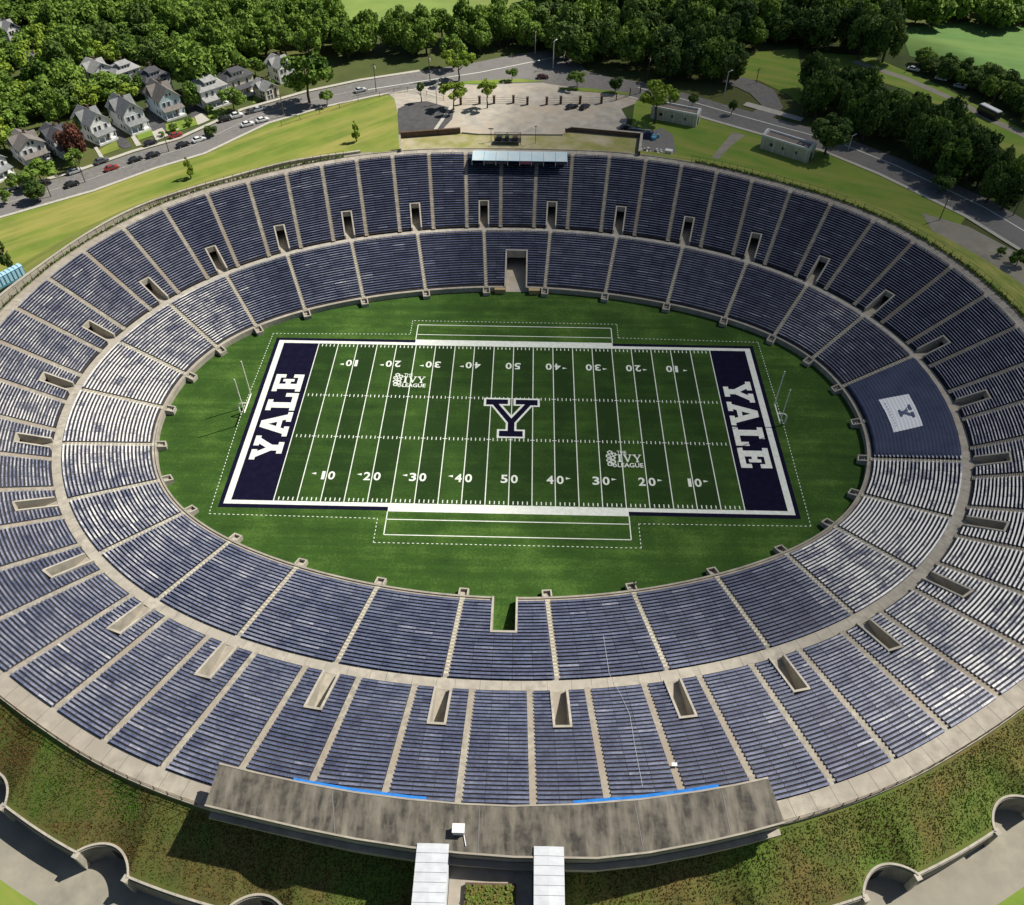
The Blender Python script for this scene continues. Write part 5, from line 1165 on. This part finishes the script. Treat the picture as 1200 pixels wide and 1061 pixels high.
for (x, y, hd, c, l) in ((177, 169.5, hs, blk, 'black car parked in front of the pale grey house lawn'), (180, 183.5, hs, blk, 'black car on the lawn side of the street beside the utility pole'), (159.5, 189, hs, blk, 'black hatchback on the lawn side following the red car'),
    (131.5, 199, hs, red, 'red car on the lawn side of the street'), (119.5, 190.5, hs, gr, 'grey car parked at the kerb in front of the dry yellow lawn'), (89, 202.5, hs, slv, 'silver car parked beside the low leafy tree'), (85, 218, hs, blk, 'dark car by itself toward the street end'),
    (206.5, 160.5, hs, red, 'red car parked in front of the blue house'), (215, 171.5, hs, blk, 'large black car passing the blue house'), (233.5, 165.5, hs, wh, 'white car next to the small dark kerb tree'), (264, 142, hr, blk, 'black van parked in front of the hipped house'), (278, 138, hr, wh, 'white car parked just ahead of the black van'),
    (290.5, 147.5, hr, wh, 'white sedan driving on the lawn side of the street'), (296, 132, hr, gr, 'grey car parked in front of the cream house'), (304, 130, hr, slv, 'silver car parked farther along the cream house kerb'), (308, 142.5, hr, wh, 'white estate car leading on the lawn side'),
    (422.5, 107.5, hr, slv, 'silver car alone on the street near the junction'), (636, 92, .05, dred, 'dark red car crossing the junction at the plaza'), (670, 127, .5, blk, 'black car parked by the brick fence beside a pier'), (685, 127, .9, blk, 'black car standing askew by the fence, nearer the bright big tree'), (734, 151.5, .2, blk, 'black car parked behind the covered machine'),
    (1070, 83, hs-1.3, wh, 'small white car at the start of the lane'), (1102, 94, hs-1.3, wh, 'small white car midway along the hedgerow'), (1124, 103, hs-1.3, slv, 'small silver car by the dark hedgerow trees')):
    car(x, y, hd, *c, l, sz=1.25 if 'van' in l else 1.0)
# bus on the lane
pB = at(1157, 137, 7); hB = heading(1120, 118, 1200, 158); bus = empty('bus', 'white roofed dark sided bus on the lane by the hedgerow', 'bus', (pB.x, pB.y, 7.08), hB)
mb = MB(); mb.hexa([(-3.7, -1.15, .4), (3.7, -1.15, .4), (3.7, 1.15, .4), (-3.7, 1.15, .4)], [(-3.6, -1.1, 2.7), (3.6, -1.1, 2.7), (3.6, 1.1, 2.7), (-3.6, 1.1, 2.7)]); mb.build('body', MT['metal_dark'], bus)
mb = MB(); mb.hexa([(-3.62, -1.12, 2.71), (3.62, -1.12, 2.71), (3.62, 1.12, 2.71), (-3.62, 1.12, 2.71)], [(-3.5, -.95, 2.95), (3.5, -.95, 2.95), (3.5, .95, 2.95), (-3.5, .95, 2.95)]); mb.build('roof', MT['white'], bus)
for y in (-1.13, 1.13):
    mb = MB(); mb.box((0, y, 1.95), (6.6, .06, .8)); mb.build('window', MT['glass'], bus)
for x in (-2.4, 2.4):
    for y in (-1.02, 1.02): mb = MB(); cyl_y(mb, (x, y, .45), .45, .28); mb.build('wheel', MT['tyre'], bus)
# covered machine, pallets, white box
pM = at(752, 160, 7); m_ = empty('covered_machine', 'dark blue tarpaulin covered machine on the grey pad', 'machine', (pM.x, pM.y, 7), -.35); mb = MB()
MT['dktarp'] = mat('dark_blue_tarp', (.025, .03, .07), (.04, .05, .11), 1, .6)
for i in range(8):
    x0, x1 = -3.2+.8*i, -2.4+.8*i; z0, z1 = 1.7+.5*math.sin(i*1.1), 1.7+.5*math.sin((i+1)*1.1)
    mb.hexa([(x0, -1.7, 0), (x1, -1.7, 0), (x1, 1.7, 0), (x0, 1.7, 0)], [(x0, -.9, z0), (x1, -.9, z1), (x1, .9, z1), (x0, .9, z0)])
mb.build('tarpaulin', MT['dktarp'], m_); mb = MB(); mb.box((-3.9, .3, .9), (1.2, 1.8, 1.8)); mb.build('engine', MT['metal_dark'], m_); mb = MB(); mb.tube((-3.5, 0, 2), (2.5, .2, 2.3), .12); mb.build('boom', MT['white'], m_)
pC = at(767, 163, 7); mb = MB()
for k in range(10): mb.box((pC.x+random.uniform(-1.4, 1.4), pC.y+random.uniform(-1.1, 1.1), 7.5+random.uniform(-.2, .2)), (random.uniform(.6, 1.3), random.uniform(.5, 1), .9), random.uniform(0, 3))
MT['ltblue'] = mat('light_blue_plastic', (.12, .36, .55), rough=.5); tag(mb.build('plastic_heap', MT['ltblue']), 'light blue plastic sheeting heaped beside the covered machine', 'sheeting')
pC = at(762, 178, 7); mb = MB(); rr = random.Random(4)
for k in range(26): mb.box((pC.x+rr.uniform(-3.2, 3.2), pC.y+rr.uniform(-1.4, 1.4)-.25*0, 7.3+rr.uniform(-.1, .3)), (rr.uniform(.3, .8), rr.uniform(.3, .7), .5), rr.uniform(0, 3), rr.choice((0, 0, 1)))
tag(mb.build('rubble', [MT['white'], MT['brick']]), 'white and pink rubble behind the terrace corner', 'rubble', kind='stuff')
pC = at(783, 183, 7); o = empty('storage_box', 'white storage box standing at the rim fence by the pad', 'box', (pC.x, pC.y, 7.4), -.3); mb = MB(); mb.box((0, 0, .7), (2.0, 1.3, 1.4)); mb.build('body', MT['white'], o); mb = MB(); mb.box((0, 0, 1.44), (2.15, 1.45, .1)); mb.build('lid', MT['white'], o)
# blue cabins at the lawn wall
pa_, pb2 = at(-4, 336, 13.4), at(28, 319, 13.4); d = (pb2-pa_); nC = 7; ang = math.atan2(d.y, d.x)
MT['cabin'] = mat('cabin_blue', (.10, .32, .50), rough=.5); MT['cabroof'] = mat('cabin_roof', (.38, .60, .72), rough=.5)
proto = None
for i in range(nC):
    p = pa_+d*(i+.5)/nC
    lab = 'blue portable toilet cabin in the line beside the conifer'
    if proto is None:
        proto = empty('portable_toilet', lab, 'toilet', p, ang, 'blue portable toilets'); w_ = d.length/nC
        mb = MB(); mb.box((0, 0, .7), (w_*.9, 1.3, 2.6)); mb.build('body', MT['cabin'], proto); mb = MB(); mb.hexa([(-w_*.47, -.75, 2.0), (w_*.47, -.75, 2.0), (w_*.47, .75, 2.0), (-w_*.47, .75, 2.0)], [(-w_*.35, -.5, 2.35), (w_*.35, -.5, 2.35), (w_*.35, .5, 2.35), (-w_*.35, .5, 2.35)]); mb.build('roof', MT['cabroof'], proto); mb = MB(); mb.box((0, -.68, .75), (w_*.6, .06, 1.9)); mb.build('door', MT['cabroof'], proto)
    else: c_ = copy_tree(proto); c_.location = p
# ------------------------------------------------------------------ poles
def pole(bx_, by_, top, kind, label, z=7.0):
    p = at(bx_, by_, z); h = 2.0
    while h < 16 and to_px((p.x, p.y, z+h))[1] > top: h += .2
    o = empty('utility_pole' if kind != 'lamp' else 'street_lamp', label, 'pole' if kind != 'lamp' else 'street lamp', p, random.uniform(-.3, .3)+.7, None)
    mb = MB(); mb.tube((0, 0, 0), (0, 0, h), .15, .11, 7); mb.build('pole', MT['wood_pole'] if kind != 'lamp' else MT['steel'], o)
    if kind == 'lamp':
        mb = MB(); mb.tube((0, 0, h-.1), (1.3, 0, h+.1), .06); mb.build('arm', MT['steel'], o); mb = MB(); mb.box((1.5, 0, h+.1), (.7, .3, .16)); mb.build('lamp_head', MT['white'], o)
    else:
        mb = MB(); mb.box((0, 0, h-.6), (2.2, .14, .16)); mb.build('crossarm', MT['wood_pole'], o)
        if kind == 'xfmr': mb = MB(); mb.tube((.35, 0, h-2.0), (.35, 0, h-1.1), .26, n=9); mb.build('transformer', MT['steel'], o)
for a in ((100, 214, 187, 'u', 'wooden pole by the red car at the lawn edge'), (60, 231, 211, 'u', 'wooden pole beside the dark round kerb tree'), (198, 178, 159, 'u', 'wooden pole at the lawn edge beside the large black car'), (122, 72, 57, 'u', 'bare pole standing out of the wood behind the houses'), (166, 74, 60, 'u', 'bare pole in the wood above the dark grey roof'), (282, 80, 65, 'u', 'pole behind the cream house'),
    (441, 108, 74, 'xfmr', 'tall wooden pole with transformer by the silver car'), (504, 95, 65, 'xfmr', 'tall wooden pole with crossarm at the junction'), (333, 137, 110, 'u', 'wooden pole at the street edge near the cream cottage'), (512, 123, 99, 'lamp', 'grey lamp post on the asphalt patch'), (627, 63, 38, 'lamp', 'lamp post at the junction under the wood edge'), (648, 81, 49, 'lamp', 'tall lamp post beside the junction corner'),
    (759, 91, 66, 'xfmr', 'wooden pole with lamps in front of the wood by the bright big tree'), (849, 111, 85, 'lamp', 'lamp post before the dark shrubs at the road bend'), (886, 98, 80, 'u', 'thin pole on the bright meadow'), (938, 138, 111, 'xfmr', 'wooden pole at the corner of the dark wood'), (994, 176, 160, 'lamp', 'short lamp post beside the dark round tree'),
    (1102, 208, 184, 'lamp', 'leaning lamp post against the dark wood'), (1101, 258, 231, 'xfmr', 'wooden pole with transformer beside the gravel lot'), (1187, 253, 227, 'u', 'pole at the far end of the road against the wood'), (1074, 82, 57, 'u', 'pole by the first small white car'), (1161, 124, 95, 'u', 'pole by the bus at the hedgerow'), (845, 62, 34, 'u', 'bare pole in front of the wood above the bright meadow')): pole(*a)
# ------------------------------------------------------------------ person on the landing by the near stand
def skin(name, pts, edges, rad, m, parent, lv=2):
    me = bpy.data.meshes.new(name); me.from_pydata([tuple(p) for p in pts], edges, []); o = bpy.data.objects.new(name, me); C.objects.link(o); me.materials.append(m)
    mo = o.modifiers.new('skin', 'SKIN'); mo.use_smooth_shade = True
    for i, r in enumerate(rad): me.skin_vertices[0].data[i].radius = (r, r)
    me.skin_vertices[0].data[0].use_root = True; o.modifiers.new('sub', 'SUBSURF').render_levels = lv
    if parent: o.parent = parent
    return o
MT['skin'] = mat('skin', (.45, .28, .20), rough=.6); MT['shirt'] = mat('white_shirt', (.75, .74, .70), rough=.8); MT['trouser'] = mat('dark_trousers', (.03, .03, .04), rough=.8); MT['hair'] = mat('brown_hair', (.04, .025, .018), rough=.7)
pp = at(743, 688, .75); per = empty('person', 'person in a white top and dark trousers standing at the field wall', 'person', (pp.x, pp.y, .78), .4)
J = [(0, 0, .92), (0, 0, 1.15), (0, 0, 1.40), (0, 0, 1.52), (0, -.02, 1.66), (.19, 0, 1.40), (.25, -.02, 1.12), (.24, -.12, .88), (-.19, 0, 1.40), (-.25, -.02, 1.12), (-.24, -.12, .88), (.10, 0, .86), (.11, -.02, .48), (.11, .02, .08), (.12, -.14, .04), (-.10, 0, .86), (-.11, -.02, .48), (-.11, .02, .08), (-.12, -.14, .04), (.24, -.15, .80), (-.24, -.15, .80)]
E_ = [(0, 1), (1, 2), (2, 3), (3, 4), (2, 5), (5, 6), (6, 7), (2, 8), (8, 9), (9, 10), (0, 11), (11, 12), (12, 13), (13, 14), (0, 15), (15, 16), (16, 17), (17, 18), (7, 19), (10, 20)]
R_ = [.14, .13, .15, .06, .105, .065, .045, .035, .065, .045, .035, .09, .06, .04, .035, .09, .06, .04, .035, .03, .03]
skin('body', J, E_, R_, MT['skin'], per)
skin('shirt', [J[0], J[1], J[2], J[5], J[6], J[8], J[9]], [(0, 1), (1, 2), (2, 3), (3, 4), (2, 5), (5, 6)], [.155, .15, .17, .085, .065, .085, .065], MT['shirt'], per)
skin('trousers', [J[0], J[11], J[12], J[13], J[15], J[16], J[17]], [(0, 1), (1, 2), (2, 3), (0, 4), (4, 5), (5, 6)], [.155, .105, .08, .06, .105, .08, .06], MT['trouser'], per)
mb = MB(); mb.tube((0, .01, 1.68), (0, .01, 1.79), .115, .06, 10); mb.build('hair', MT['hair'], per)
# ------------------------------------------------------------------ out-of-view cloud, placed along the sun direction to shade the eastern side
cl = bpy.data.materials.new('cloud_vapour'); cl.use_nodes = True; n_ = cl.node_tree.nodes; n_.remove(n_['Principled BSDF']); pv = n_.new('ShaderNodeVolumePrincipled'); pv.inputs['Density'].default_value = CLOUD_D; pv.inputs['Color'].default_value = (.98, .98, .98, 1); cl.node_tree.links.new(pv.outputs[0], n_['Material Output'].inputs['Volume'])
bm = bmesh.new(); Lc = 620
c0 = Vector((82, 72, 0))+SUN_DIR*Lc
for (dx, dy, dz, rx, ry, rz) in ((0, 0, 0, 100, 150, 48),):
    ret = bmesh.ops.create_icosphere(bm, subdivisions=4, radius=1, matrix=Matrix.Translation(c0+Vector((dx, dy, dz))) @ Matrix.Diagonal((rx, ry, rz, 1)))
for v in bm.verts: v.co += Vector((0, 0, 6))*mnoise.noise(v.co*.02)+Vector((8, 8, 0))*mnoise.noise(v.co*.013+Vector((9, 2, 1)))
me = bpy.data.meshes.new('cloud'); bm.to_mesh(me); bm.free(); me.materials.append(cl); o = bpy.data.objects.new('cloud', me); C.objects.link(o); tag(o, 'soft white cloud out of view, placed to shade one end of the bowl', 'cloud', kind='stuff')
